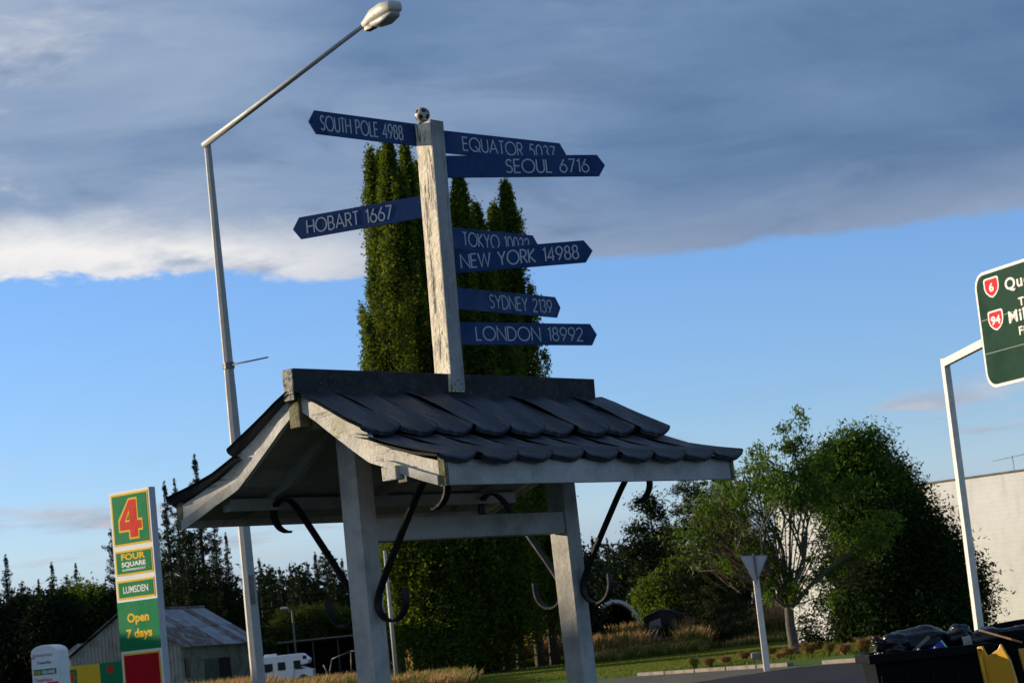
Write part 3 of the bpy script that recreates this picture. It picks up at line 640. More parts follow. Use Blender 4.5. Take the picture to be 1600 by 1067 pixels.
# tussocks in the bed
def tussock(n, R, H, rng, tint):
    th = rng.random(n) * 6.283; r0 = rng.random(n) * R * .25; out = R * (.5 + .6 * rng.random(n)); hh = H * (.55 + .5 * rng.random(n))
    d = np.column_stack([np.cos(th), np.sin(th), np.zeros(n)]); s = np.column_stack([-np.sin(th), np.cos(th), np.zeros(n)]) * .014
    B = d * r0[:, None]; mid = d * (r0 + out * .45)[:, None]; mid[:, 2] = hh; tp = d * (r0 + out)[:, None]; tp[:, 2] = hh * (.55 + .75 * rng.random(n))
    v = np.stack([np.stack([B - s, B + s, mid + s, mid - s], 1), np.stack([mid - s, mid + s, tp + s * .4, tp - s * .4], 1)], 1).reshape(-1, 3)
    return fastmesh('tussock_grass', v, 4, M['grass'], np.clip(np.repeat(rng.normal(tint, .12, n), 2), 0, 1))
rng = np.random.default_rng(23); tus = [tussock(420, .40, .46, rng, .52), tussock(380, .34, .5, rng, .33), tussock(450, .44, .42, rng, .66)]
tp_ = [(1072, 1048, .85, 1), (1096, 1045, .8, 0), (1122, 1041, .8, 2), (1152, 1036, .9, 0), (1180, 1034, .6, 1), (1196, 1028, .8, 1), (1222, 1030, .95, 2), (1254, 1028, 1.1, 0), (1288, 1026, .95, 1), (1310, 1025, .95, 2), (1342, 1022, 1.15, 0), (1376, 1020, 1.2, 2), (1402, 1016, 1.0, 0), (1208, 1034, .7, 2)]
names = ['leftmost', 'second from the left', 'third from the left', 'fourth from left', 'small, just left of give way post', 'one directly behind the give way post', 'one between give way post and tree trunk', 'one right of the tree trunk', 'one below the small dark shrub', 'in front of the cypress, near its left edge', 'large one before the cypress', 'last one left of the black bins', 'peeping above the black bin rim', 'low one just right of the give way post']
for (x_, y_, s_, k_), nm in zip(tp_, names):
    p = atz(x_, y_, .0); o = link('tussock_plant', tus[k_]); 
    p = p + V(.35, 1.0, 0); o.location = (p.x, p.y, .01); o.scale = (s_ * .85,) * 3; o.rotation_euler.z = random.random() * 6
    tag(o, 'brown tussock plant in the roadside bed, ' + nm, 'plant', 'tussock plants in the roadside bed')
p = atz(1172, 1036); MB().box((p.x + .3, p.y + .8, .17), .34, .3, .34).build('bed_stone', M['kerb'], org=(p.x + .3, p.y + .8, 0), bevel=.09, label='pale squat stone among the tussocks left of the give way post', cat='stone')

# ------------------------------------------------------------------ white building
Pw = at(1440, 757, 100); wd = V(.78, -.62, 0).normalized(); wn = V(-wd.y * -1, 0, 0)
wn = V(-.62, -.78, 0).normalized()
wl = onplane(1207, 792, Pw, wn); hW = Pw.z; L0 = (V(wl.x, wl.y, 0) - V(Pw.x, Pw.y, 0)).dot(wd)
bd = empty('white_building', (Pw.x, Pw.y, 0), 'large windowless whitewashed building behind the trees at the right', 'building')
P0 = V(Pw.x, Pw.y, 0) + wd * L0; LL = 26 - L0
mb = MB(); c = P0 + wd * (LL / 2) - wn * 6; mb.box((c.x, c.y, hW / 2 - .1), LL, 12, hW + .2, wd, -wn); mb.build('wall', M['whitewall'], bd)
c = P0 + wd * (LL / 2) + wn * (-.1)
MB().box((c.x, c.y, hW + .03), LL + .1, .34, .07, wd, -wn).build('parapet_cap', M['kerb'], bd)
ap = onplane(1583, 722, Pw - wn * 4, wn)
an = empty('tv_antenna', (ap.x, ap.y, hW), 'thin television antenna standing on the white building roof', 'antenna')
MB().tube([(ap.x, ap.y, hW), (ap.x, ap.y, hW + .95)], .018, 5).build('mast', M['galv_dark'], an)
MB().tube([(ap.x - .9, ap.y + .1, hW + .80), (ap.x + .7, ap.y - .1, hW + .98)], .012, 5).build('boom', M['galv_dark'], an)
for k in range(7):
    q = V(ap.x - .8 + k * .22, ap.y, hW + .81 + k * .024); MB().tube([q - V(.03, .3, .0), q + V(.03, .3, 0)], .006, 4).build('element', M['galv_dark'], an)

# ------------------------------------------------------------------ unseen blocks added left of the view to shade shelter, lamp and sign
def add_shade_block(x, y, w, d, h, name, label, wm):
    s = empty(name, (x, y, 0), label, 'building'); MB().box((x, y, h / 2), w, d, h).build('wall', wm, s)
    MB().box((x, y, h + .05), w + .2, d + .2, .1).build('parapet_cap', M['kerb'], s)
    for k in range(int(d // 4)):
        yy = y - d / 2 + 2 + 4 * k; MB().box((x + w / 2 + .03, yy, 1.6), .08, 2.4, 1.8).build('window', M['glass'], s)
        MB().box((x + w / 2 + .04, yy, .62), .12, 2.6, .1).build('sill', M['kerb'], s)
    MB().box((x + w / 2 + .10, y, 3.0), .22, d * .95, .18).build('awning_rail', M['galv'], s)
add_shade_block(-32, 3.0, 8, 30.9, 6.90, 'shade_block', 'tall pale unseen block added left of the view to shade the near shelter post', M['hut_white'])
add_shade_block(-32, 23.5, 8, 9.8, 6.52, 'shade_block', 'middle grey unseen block of three, added to shade the far shelter post', M['shedwall'])
add_shade_block(-32, 44.5, 8, 32, 5.85, 'shade_block', 'longest low pale unseen block of three, added to shade lamp and store sign', M['hut_white'])
for i, (x_, y_, h_) in enumerate([(-36, 112, 15.5)]):  # unseen tree added to cast shade over the white wall's right part
    rg_ = np.random.default_rng(300 + i); br = MB(); br.tube([(0, 0, 0), (0, 0, h_ * .8)], [.3, .06], 6)
    plant('added_shade_tree', (x_, y_, 0), 'broad unseen tree added at left to shade the white wall, ' + ORD[i] + ' from the road', 'tree', bush_mesh('crown', lobes_rand(rg_, 16, 3.4, h_, .3), 16000, rg_, leaf_far, .4, .7, .2), None, trunk_me=br.mesh('trunk', M['bark']))

# ------------------------------------------------------------------ sheds on the left
def shed():
    A_ = at(283, 1009, 112); ld = V(.30, .954, 0); gd = V(-.954, .30, 0); L = 9.0; Wd = 6.2; hE = A_.z; hR = at(256, 955, 113).z + .15
    A0 = V(A_.x, A_.y, 0); s = empty('rusty_shed', A0, 'old gabled shed with rusty patched iron roof behind the store sign', 'shed')
    mb = MB()
    gab = [A0, A0 + gd * Wd, A0 + gd * Wd + V(0, 0, hE), A0 + gd * (Wd / 2) + V(0, 0, hR - .05), A0 + V(0, 0, hE)]
    mb.prism(gab, ld * L); mb.build('wall', M['shedwall'], s)
    # corrugation ribs on visible walls
    rb = MB()
    for k in range(40):
        q = A0 + ld * (L * (k + .5) / 40) - gd * .015; rb.box((q.x, q.y, hE / 2), .09, .04, hE - .06, ld, gd)
    for k in range(30):
        f = (k + .5) / 30; q = A0 + gd * (Wd * f) - ld * .015; hh = hE + (hR - hE) * (1 - abs(2 * f - 1)) - .1; rb.box((q.x, q.y, hh / 2), .09, .04, hh, gd, ld)
    o = rb.build('cladding_ribs', M['shedwall'], s, kind='stuff')
    nrm = V(0, 0, 1)
    for side in (0, 1):
        ea = A0 + V(0, 0, hE) - gd * .25 - V(0, 0, .12) if side == 0 else A0 + gd * (Wd + .25) + V(0, 0, hE - .12); rg = A0 + gd * (Wd / 2) + V(0, 0, hR + .05)
        ns = 10
        for k in range(ns):
            for r_ in (0, 1):
                a_ = ea.lerp(rg, .5 * r_) ; b_ = ea.lerp(rg, .5 * r_ + .52); a_ = a_ + V(0, 0, .02 + .015 * r_); b_ = b_ + V(0, 0, .02 + .015 * r_)
                o0 = ld * (-.2 + (L + .4) * k / ns); o1 = ld * (-.2 + (L + .4) * (k + 1) / ns - .03)
                lift = V(0, 0, .02 * random.random())
                MB().prism([a_ + o0 + lift, a_ + o1 + lift, b_ + o1 + lift, b_ + o0 + lift], (0, 0, .03)).build('roof_sheet', M['roof_rust'] if random.random() < .45 else M['roof_iron'], s)
    rg = A0 + gd * (Wd / 2) + V(0, 0, hR + .12); MB().tube([rg - ld * .25, rg + ld * (L + .25)], .09, 6).build('ridge_capping', M['roof_rust'], s)
    # door on the long wall
    def wallpt(px, py): return onplane(px, py, A0 - gd * .05, gd)
    q0 = wallpt(321, 1050); q1 = wallpt(342, 1050); q2 = wallpt(361, 1050); ht = wallpt(330, 1028).z
    for (a_, b_, m_, nm) in ((q0, q1, M['sheddoor'], 'sliding_door'), (q1, q2, M['dark'], 'door_opening')):
        c = (a_ + b_) / 2; MB().box((c.x, c.y, ht / 2), (b_ - a_).length, .06, ht, ld, gd).build(nm, m_, s)
    q = wallpt(294, 1050); MB().box((q.x, q.y, wallpt(294, 1042).z), .5, .06, .9, ld, gd).build('window', M['glass'], s)
shed()
p = at(96, 1024, 118); s = empty('small_shed', (p.x, p.y, 0), 'small pale shed with a low gable just right of the white charging station', 'shed')
MB().prism([(p.x, p.y, 0), (p.x + 1.8, p.y, 0), (p.x + 1.8, p.y, p.z + .15), (p.x + .9, p.y, p.z + .45), (p.x, p.y, p.z - .2)], (0, 3, 0)).build('wall', M['hoop'], s)
MB().prism([(p.x - .15, p.y - .1, p.z - .24), (p.x + .9, p.y - .1, p.z + .46), (p.x + .9, p.y - .1, p.z + .54), (p.x - .15, p.y - .1, p.z - .15)], (0, 3.2, 0)).build('roof', M['roof_iron'], s)
# open carport with posts
cp0 = at(400, 1003, 205); cp1 = at(690, 982, 205); cpt = empty('open_carport', (cp0.x, 205, 0), 'long low open-fronted shed, dark inside, behind the white campervan', 'shed')
zr = (cp0.z + cp1.z) / 2
MB().box(((cp0.x + cp1.x) / 2, 209, zr), cp1.x - cp0.x, 9, .14).build('roof', M['timber'], cpt)
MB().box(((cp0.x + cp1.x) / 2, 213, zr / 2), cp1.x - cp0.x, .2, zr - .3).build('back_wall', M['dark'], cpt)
MB().box((cp0.x + .1, 209, zr / 2 - .1), .2, 8, zr - .3).build('side_wall', M['timber'], cpt)
for k in range(8):
    x_ = cp0.x + .6 + (cp1.x - cp0.x - 1) * k / 7; MB().box((x_, 204.8, zr / 2 - .06), .11, .11, zr - .14).build('post', M['bark'], cpt)
# campervan
def campervan():
    Y = 168; a_ = at(404, 1060, Y); b_ = at(486, 1060, Y); x0 = a_.x - 1.5; x1 = b_.x; ztop = at(440, 1023, Y).z; L = x1 - x0; w = 2.1; y = Y
    s = empty('campervan', ((x0 + x1) / 2, Y + w / 2, 0), 'white campervan with dark windows parked in front of the open shed', 'campervan')
    zl = .45
    MB().prism([(x0, y, zl), (x1 - 1.3, y, zl), (x1 - 1.15, y, ztop * .58), (x1 - .1, y, ztop * .66), (x1, y, ztop * .78), (x1 - .5, y, ztop), (x0, y, ztop)], (0, w, 0)).build('body', M['vanwhite'], s, bevel=.08)
    MB().prism([(x1 - 1.28, y + .1, zl), (x1 + .15, y + .1, zl), (x1 + .2, y + .1, 1.0), (x1 - .15, y + .1, 1.12), (x1 - .6, y + .1, ztop * .58), (x1 - 1.2, y + .1, ztop * .57)], (0, w - .2, 0)).build('cab', M['vanwhite'], s, bevel=.06)
    MB().prism([(x1 - 1.1, y + .08, 1.12), (x1 - .35, y + .08, 1.12), (x1 - .65, y + .08, ztop * .56), (x1 - 1.1, y + .08, ztop * .56)], (0, .03, 0)).build('cab_window', M['glass'], s)
    for (p0, p1, zc, zh) in ((405, 426, ztop * .62, .62), (434, 446, ztop * .64, .6), (459, 470, ztop * .66, .55), (474, 480, ztop * .86, .25)):
        xa = at(p0, 1040, Y).x; xb = at(p1, 1040, Y).x
        MB().box(((xa + xb) / 2, y - .005, zc), xb - xa, .04, zh).build('window', M['glass'], s)
    MB().box((x0 + L * .45, y + 1, ztop + .07), .9, .6, .16).build('roof_vent', M['vanwhite'], s, bevel=.04)
    for xx in (x0 + 1.1, x1 - .55):
        MB().tube([(xx, y - .02, .36), (xx, y + .25, .36)], .36, 14).build('wheel', M['tyre'], s)
campervan()
# small street light far away and thin white pole
p = at(456, 952, 196); q = at(462, 1000, 196); s = empty('street_lamp', (p.x, 196, 0), 'small distant street light on a timber pole above the campervan', 'street lamp')
MB().tube([(p.x, 196, 0), (p.x, 196, p.z)], [.12, .09], 6).build('pole', M['timber'], s)
MB().tube([(p.x, 196, p.z - .1), (p.x - .45, 195.8, p.z + .2)], .04, 5).build('arm', M['galv'], s)
MB().box((p.x - .65, 195.7, p.z + .2), .6, .3, .18).build('lamp_head', M['sign_white'], s, bevel=.05)
p = at(601, 860, 95); MB().tube([(p.x, 95, 0), (p.x, 95, p.z)], [.10, .07], 8).build('steel_pole', M['galv'], org=(p.x, 95, 0), label='plain grey steel pole seen between the near shelter post and the poplars', cat='pole')
# boat trailer / framework near post
p = at(540, 1030, 150)
s = empty('boat_trailer', (p.x, 150, 0), 'pale metal trailer frame parked half behind the near shelter post', 'trailer')
for (a_, b_) in (((-1.2, 0, .5), (1.6, 0, .5)), ((-1.2, 0, .5), (-.9, 0, 1.6)), ((-.9, 0, 1.6), (.4, 0, 2.0)), ((.4, 0, 2.0), (1.4, 0, 1.9)), ((-1.2, 0, .5), (-1.5, 0, 1.3)), ((.3, 0, .5), (.4, 0, 2.0))):
    MB().tube([V(*a_) + V(p.x, 150, 0), V(*b_) + V(p.x, 150, 0)], .04, 6).build('frame_tube', M['galv_dark'], s)
MB().tube([(p.x, 149.9, .3), (p.x, 150.1, .3)], .3, 12).build('wheel', M['tyre'], s)

# ------------------------------------------------------------------ middle distance right: hoop shed, dark tent, frame, car
def hoop():
    Y = 150; cx = at(962, 960, Y).x; top = at(962, 936, Y).z; Rr = (at(1006, 960, Y).x - at(917, 960, Y).x) / 2
    s = empty('hoop_shed', (cx, Y, 0), 'arched pale hoop shed with a black open front behind the dry grass', 'shed')
    n = 18; o_ = []; i_ = []
    for k in range(n + 1):
        t = math.pi * k / n; o_.append(V(cx + math.cos(t) * Rr, Y, max(0, top * math.sin(t) ** .75))); i_.append(V(cx + math.cos(t) * (Rr - .22), Y, max(0, (top - .22) * math.sin(t) ** .75)))
    MB().strip(i_, o_, (0, 9, 0)).build('cover', M['hoop'], s)
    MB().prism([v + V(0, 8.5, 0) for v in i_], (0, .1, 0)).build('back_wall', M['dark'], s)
    for k in range(3): MB().tube([v + V(0, .3 + 2.5 * k, -.03) for v in i_], .04, 5).build('hoop_rib', M['galv'], s)
hoop()
def tent():
    Y = 128; x0 = at(1006, 975, Y).x; x1 = at(1068, 975, Y).x; zt = at(1036, 951, Y).z; ze = at(1010, 963, Y).z; zb = bank_z(x0, Y)
    s = empty('covered_stall', (x0, Y, zb), 'small black covered hut with one silvery side panel in the dry grass', 'hut')
    xm = x0 + (x1 - x0) * .38; w = x1 - x0
    MB().prism([(x0, Y, 0), (x1, Y - .6, 0), (x1, Y - .6, ze), (x0 + w * .66, Y - .5, zt - .05), (x0 + w * .4, Y - .4, zt), (x0, Y, ze)], (.3, 2.2, 0)).build('cover', M['blacktarp'], s, bevel=.08)
    MB().prism([(x0 + .2, Y - .28, 0), (xm + .15, Y - .5, 0), (xm + .1, Y - .5, ze * .93), (x0 + .3, Y - .28, ze * .85)], (0, .03, 0)).build('side_panel', M['silver_tarp'], s)
    MB().box((x0 + w * .66, Y - .6, zb + .35), .8, .1, .22).build('step_board', M['sign_white'], s)
tent()
def wireframe():
    Y = 140; P_ = lambda x, y, dy=0: at(x, y, Y + dy)
    a_ = P_(1136, 975); b_ = P_(1172, 975, -1.5); t1 = P_(1138, 922); t2 = P_(1213, 918, 2); q = P_(1218, 970, 2)
    s = empty('shelter_frame', (a_.x, Y, 0), 'pale timber frame with corrugated iron sheets behind the give way sign', 'frame')
    def tb(u, v, r_=.05): MB().tube([u, v], r_, 5).build('frame_pole', M['pole_paint'], s)
    z = lambda v, zz_: V(v.x, v.y, zz_)
    tb(z(a_, 0), t1); tb(z(q, 0), t2); tb(t1, t2, .06); tb(z(b_, 0), P_(1176, 922, -1.5)); tb(t1, P_(1176, 922, -1.5)); tb(P_(1140, 926), P_(1160, 948), .03); tb(P_(1176, 924, 1), P_(1206, 946, 1), .03)
    for k in range(18):
        p = P_(1144 + k * 4.4, 970, 1.2); zt = P_(1144 + k * 4.4, 938 + (8 if k % 5 == 1 else 0), 1.2).z
        MB().box((p.x, p.y, zt / 2), .15, .04, zt).build('corrugated_strip', M['roof_iron'] if k in (4, 5, 9) else M['hoop'], s)
wireframe()
def suv():
    Y = 135; x0 = at(1178, 980, Y).x; x1 = x0 + 3.9; zb = bank_z(x0, Y); zt = at(1205, 954, Y).z; y = Y; w = 1.75
    s = empty('parked_car', ((x0 + x1) / 2, Y + .9, zb), 'silver parked car seen above the dry grass behind the tree trunk', 'car')
    h0 = zb + .35; hm = zb + (zt - zb) * .55
    MB().prism([(x0, y, h0), (x1, y, h0), (x1, y, hm), (x1 - .05, y, hm + .05), (x0 + .1, y, hm), (x0, y, hm - .15)], (0, w, 0)).build('body', M['vansilver'], s, bevel=.1)
    MB().prism([(x0 + .15, y + .06, hm), (x1 - .9, y + .06, hm), (x1 - 1.5, y + .06, zt - .03), (x0 + .95, y + .06, zt), (x0 + .55, y + .06, zt - .08)], (0, w - .12, 0)).build('cabin', M['vansilver'], s, bevel=.07)
    for (u0, u1, v0, v1) in ((.42, 1.0, .72, 1.02), (1.12, 2.0, 1.12, 2.0)):
        MB().prism([(x0 + u0, y + .04, hm + .05), (x0 + u1, y + .04, hm + .05), (x0 + v1, y + .04, zt - .14), (x0 + v0, y + .04, zt - .14)], (0, .03, 0)).build('window', M['glass'], s)
    for xx in (x0 + .8, x1 - .7): MB().tube([(xx, y - .02, zb + .34), (xx, y + .22, zb + .34)], .34, 14).build('wheel', M['tyre'], s)
suv()

# ------------------------------------------------------------------ lettering
def arc(cx, cy, rx, ry, a0, a1, n=14): return [(cx + rx * math.cos(R_(a0 + (a1 - a0) * i / n)), cy + ry * math.sin(R_(a0 + (a1 - a0) * i / n))) for i in range(n + 1)]
GL_ = {
 'A': (.74, [[(0, 0), (.37, 1), (.74, 0)], [(.13, .33), (.61, .33)]]),
 'B': (.50, [[(0, 0), (0, 1), (.24, 1)] + arc(.24, .76, .21, .24, 90, -90)[1:] + [(0, .52)], [(.24, .52)] + arc(.26, .26, .24, .26, 90, -90)[1:] + [(0, 0)]]),
 'D': (.68, [[(0, 0), (0, 1), (.2, 1)] + arc(.2, .5, .48, .5, 90, -90, 18)[1:] + [(0, 0)]]),
 'E': (.44, [[(.44, 1), (0, 1), (0, 0), (.44, 0)], [(0, .52), (.40, .52)]]),
 'H': (.62, [[(0, 0), (0, 1)], [(.62, 0), (.62, 1)], [(0, .52), (.62, .52)]]),
 'K': (.54, [[(0, 0), (0, 1)], [(.50, 1), (.03, .5), (.54, 0)]]),
 'L': (.40, [[(0, 1), (0, 0), (.40, 0)]]),
 'N': (.70, [[(0, 0), (0, 1), (.70, 0), (.70, 1)]]),
 'O': (.98, [arc(.49, .5, .49, .51, 90, 450, 28)]),
 'P': (.48, [[(0, 0), (0, 1), (.22, 1)] + arc(.22, .74, .25, .26, 90, -90)[1:] + [(0, .48)]]),
 'Q': (.98, [arc(.49, .5, .49, .51, 90, 450, 28), [(.52, .38), (.98, -.04)]]),
 'R': (.50, [[(0, 0), (0, 1), (.22, 1)] + arc(.22, .74, .24, .26, 90, -90)[1:] + [(0, .48)], [(.2, .48), (.50, 0)]]),
 'S': (.48, [arc(.25, .76, .20, .24, 25, 235, 14) + arc(.23, .25, .24, .25, 60, -150, 14)]),
 'T': (.46, [[(.23, 0), (.23, 1)], [(0, 1), (.46, 1)]]),
 'U': (.58, [[(0, 1), (0, .3)] + arc(.29, .29, .29, .30, 180, 360, 14)[1:] + [(.58, 1)]]),
 'W': (1.0, [[(0, 1), (.25, 0), (.5, .95), (.75, 0), (1.0, 1)]]),
 'Y': (.60, [[(0, 1), (.30, .46), (.60, 1)], [(.30, .46), (.30, 0)]]),
 '0': (.56, [arc(.28, .5, .28, .51, 90, 450, 24)]),
 '1': (.22, [[(.02, .84), (.2, .98), (.2, 0)]]),
 '2': (.50, [arc(.25, .74, .24, .26, 165, -35, 14) + [(0, 0), (.50, 0)]]),
 '3': (.48, [arc(.23, .76, .20, .24, 160, -80, 14), arc(.22, .27, .25, .27, 88, -150, 16)]),
 '4': (.56, [[(.42, 0), (.42, 1), (0, .26), (.56, .26)]]),
 '5': (.50, [[(.44, 1), (.14, 1), (.06, .58)] + arc(.22, .32, .27, .32, 110, -140, 18)]),
 '6': (.54, [arc(.27, .29, .27, .30, 90, 450, 22), [(.36, 1), (.04, .44)]]),
 '7': (.48, [[(0, 1), (.48, 1), (.12, 0)]]),
 '8': (.50, [arc(.25, .77, .20, .23, 90, 450, 20), arc(.25, .27, .25, .27, 90, 450, 22)]),
 '9': (.54, [arc(.27, .71, .27, .30, 90, 450, 22), [(.18, 0), (.50, .56)]]),
 ' ': (.34, []),
}
def stroke(mb, pts, w, P3, nrm, th):
    n = len(pts); closed = (abs(pts[0][0] - pts[-1][0]) + abs(pts[0][1] - pts[-1][1])) < 1e-6; L = []; Rr = []
    for i in range(n):
        p = Vector(pts[i]); a = Vector(pts[i - 1]) if i else (Vector(pts[-2]) if closed else None); c = Vector(pts[i + 1]) if i < n - 1 else (Vector(pts[1]) if closed else None)
        d1 = (p - a).normalized() if a is not None else (c - p).normalized(); d2 = (c - p).normalized() if c is not None else d1
        n1 = Vector((-d1.y, d1.x)); n2 = Vector((-d2.y, d2.x)); mt = (n1 + n2)
        if mt.length < 1e-4: mt = n1
        mt.normalize(); k = min(1 / max(mt.dot(n1), .3), 2.2) * w / 2
        L.append(p + mt * k); Rr.append(p - mt * k)
    f = [P3(v) + nrm * th for v in L + Rr]; bk = [P3(v) for v in L + Rr]
    fs = []
    for i in range(n - 1): fs += [(i, i + 1, n + i + 1, n + i), (i, 2 * n + i, 2 * n + i + 1, i + 1), (n + i, n + i + 1, 3 * n + i + 1, 3 * n + i)]
    mb.add(f + bk, fs)
def stroke_text(mb, txt, O, ux, uz, cap, width, nrm, th=.0012, w=.10, gap=.17):
    tot = sum(GL_[c][0] for c in txt) + gap * (len(txt) - 1); sx = width / tot; x = 0
    for c in txt:
        for pl in GL_[c][1]:
            stroke(mb, [((x + p[0]) * sx, p[1] * cap) for p in pl], w * cap, lambda v: O + ux * v[0] + uz * v[1], nrm, th)
        x += GL_[c][0] + gap
def font_text(name, txt, O, ux, uz, nrm, size, width, mt, parent, bold=.0, th=.002, align='C', spacing=1.0, stretch=1.0):
    """built-in font turned to mesh; O = centre bottom (align C) or left bottom; size = cap height"""
    cu = bpy.data.curves.new(name, 'FONT'); cu.body = txt; cu.offset = bold; cu.extrude = .01; cu.resolution_u = 4; cu.space_character = spacing
    ob = bpy.data.objects.new('tmp_text', cu); COL.objects.link(ob); dg = bpy.context.evaluated_depsgraph_get(); dg.update()
    me = bpy.data.meshes.new_from_object(ob.evaluated_get(dg)); bpy.data.objects.remove(ob); bpy.data.curves.remove(cu)
    xs = [v.co.x for v in me.vertices]; ys = [v.co.y for v in me.vertices]; x0, x1 = min(xs), max(xs)
    kz = size / .70; kx = width / (x1 - x0) if width else kz * stretch; og = ORG[parent.name]
    for v in me.vertices:
        X = (v.co.x - x0) * kx - ((x1 - x0) * kx / 2 if align == 'C' else 0); q = O + ux * X + uz * (v.co.y * kz) + nrm * (th * (1 if v.co.z > 0 else 0)); v.co = q - og
    me.name = name; me.materials.clear(); me.materials.append(mt); o = link(name, me, parent); o['kind'] = 'stuff'; return o
Z = V(0, 0, 1)

# ------------------------------------------------------------------ the small roofed shelter
aR = R_(39.6); E1 = V(math.sin(aR), math.cos(aR), 0); E2 = V(math.cos(aR), -math.sin(aR), 0)
A = at(458, 577, 9.0); A2 = V(A.x, A.y, 0)
def H3(s, a, z): return A2 + E1 * s + E2 * a + V(0, 0, z)
RL = 1.93
hut = empty('roofed_shelter', H3(RL / 2, 0, 0), 'small white timber shelter with dark curved tile roof on two posts', 'shelter')
up_prof = [(.03, 2.668), (.10, 2.628), (.167, 2.588), (.24, 2.545), (.291, 2.514), (.374, 2.474), (.384, 2.434), (.431, 2.410), (.50, 2.380), (.576, 2.356), (.66, 2.327), (.735, 2.305)]
lo_prof = [(.03, 2.592), (.10, 2.545), (.155, 2.502), (.21, 2.461), (.29, 2.402), (.371, 2.345), (.40, 2.334), (.474, 2.308), (.52, 2.294), (.555, 2.279), (.66, 2.240), (.735, 2.215)]
for s0, s1 in ((0.0, .028), (RL - .028, RL)):
    for sg in (1, -1):
        MB().strip([H3(s0, sg * a, z) for a, z in lo_prof], [H3(s0, sg * a, z) for a, z in up_prof], E1 * (s1 - s0)).build('barge_board', M['barge'], hut, label=None)
        # lower moulding, set out from the barge
        lo2 = [(a, z - .03) for a, z in lo_prof[:6]]; hi2 = [(a, z + .012) for a, z in lo_prof[:6]]
        so_ = -.014 if s0 < .5 else .030
        if sg < 0: MB().strip([H3(s0 + so_, sg * a, z - .0) for a, z in [(a_, z_ - .018) for a_, z_ in lo_prof]], [H3(s0 + so_, sg * a, z + .026) for a, z in lo_prof], E1 * .012).build('barge_moulding', M['hut_white'], hut)
        else: MB().strip([H3(s0 + so_, sg * a, z - .004) for a, z in lo_prof[7:]], [H3(s0 + so_, sg * a, z + .032) for a, z in lo_prof[7:]], E1 * .012).build('barge_moulding', M['hut_white'], hut)
        # block at the purlin end
        if sg > 0: MB().box(H3(s0 + (-.01 if s0 < .5 else .038), sg * .505, 2.285), .05, .075, .055, E1, E2).build('purlin_end_block', M['barge'], hut, bevel=.004)
    # king block below the ridge cap end
    MB().box(H3((s0 + s1) / 2, 0, 2.60), .062, .058, .135, E1, E2).build('ridge_end_block', M['lichen_wood'], hut, bevel=.004)
# fascias
for sg in (1, -1):
    MB().box(H3(RL / 2, sg * .748, 2.257), RL - .004, .022, .098, E1, E2).build('fascia_board', M['hut_white'], hut, bevel=.003)
    for s0 in (.0, RL):
        MB().box(H3(s0 + (.008 if s0 < .5 else -.008), sg * .751, 2.262), .022, .030, .112, E1, E2).build('fascia_end', M['lichen_wood'], hut)
# ridge cap
MB().prism([H3(-.03, -.027, 2.64), H3(-.03, .027, 2.64), H3(-.03, .031, 2.772), H3(-.03, -.031, 2.772)], E1 * (RL + .04)).build('ridge_cap', M['cap'], hut, bevel=.004)
MB().box(H3(-.034, 0, 2.706), .008, .054, .125, E1, E2).build('ridge_cap_end', M['capend'], hut)
MB().strip([H3(.03, .030, 2.625), H3(RL, .030, 2.625)], [H3(.03, .034, 2.655), H3(RL, .034, 2.655)], E2 * .004).build('ridge_flashing', M['cap'], hut)
# tiles
NP = 9; OV = .044; pw = (RL + 2 * OV) / NP
def tile_mesh(name, prof, nose, seed, first=False):
    nu = 10; nv = len(prof); vt = []; rs = random.Random(seed)
    def wz(t): return .024 * abs(2 * t - 1) ** 2.8
    rows = []
    for j, (a, z) in enumerate(prof):
        rows.append([(pw * i / nu, a, z + wz(i / nu) * (.30 + .70 * j / (nv - 1)) + .004 * math.sin(i * .9 + j)) for i in range(nu + 1)])
    a, z = prof[-1]; rows.append([(p[0], p[1] + .004, p[2] - nose * .35) for p in rows[-1]]); rows.append([(p[0], a - .004, rows[nv - 1][i][2] - nose) for i, p in enumerate(rows[nv - 1])])
    und = [[(p[0], p[1] - .008, p[2] - .012) for p in r] for r in rows[:nv][::-1]]
    rows += und
    vs = [q for r in rows for q in r]; n1 = nu + 1
    fs = [(j * n1 + i, j * n1 + i + 1, (j + 1) * n1 + i + 1, (j + 1) * n1 + i) for j in range(len(rows) - 1) for i in range(nu)]
    me = bpy.data.meshes.new(name); me.from_pydata(vs, [], fs); me.materials.append(M['tile']); me.polygons.foreach_set('use_smooth', [k < (nv - 1) * nu for k in range(len(fs))]); me.update(); return me
prof1 = [(.022, 2.676), (.10, 2.640), (.167, 2.602), (.24, 2.560), (.30, 2.524), (.395, 2.472)]; prof2 = [(.36, 2.452), (.431, 2.424), (.50, 2.396), (.576, 2.371), (.66, 2.344), (.79, 2.312)]
tm = [tile_mesh('roof_tile', prof1, .022, 1), tile_mesh('roof_tile', prof2, .024, 2)]
oc = ORG[hut.name]
for sg in (1, -1):
    rot = Matrix((( E1.x * sg, E2.x * sg, 0, 0), (E1.y * sg, E2.y * sg, 0, 0), (0, 0, 1, 0), (0, 0, 0, 1)))
    for c_ in (0, 1):
        for k in range(NP):
            o = bpy.data.objects.new('roof_tile', tm[c_]); COL.objects.link(o); o.parent = hut
            s0 = (k * pw if sg > 0 else (k + 1) * pw) - OV
            T = Matrix.Translation(H3(s0, 0, random.uniform(-.002, .003)) - oc) @ rot @ Matrix.Rotation(random.uniform(-.006, .006), 4, 'X'); o.matrix_local = T
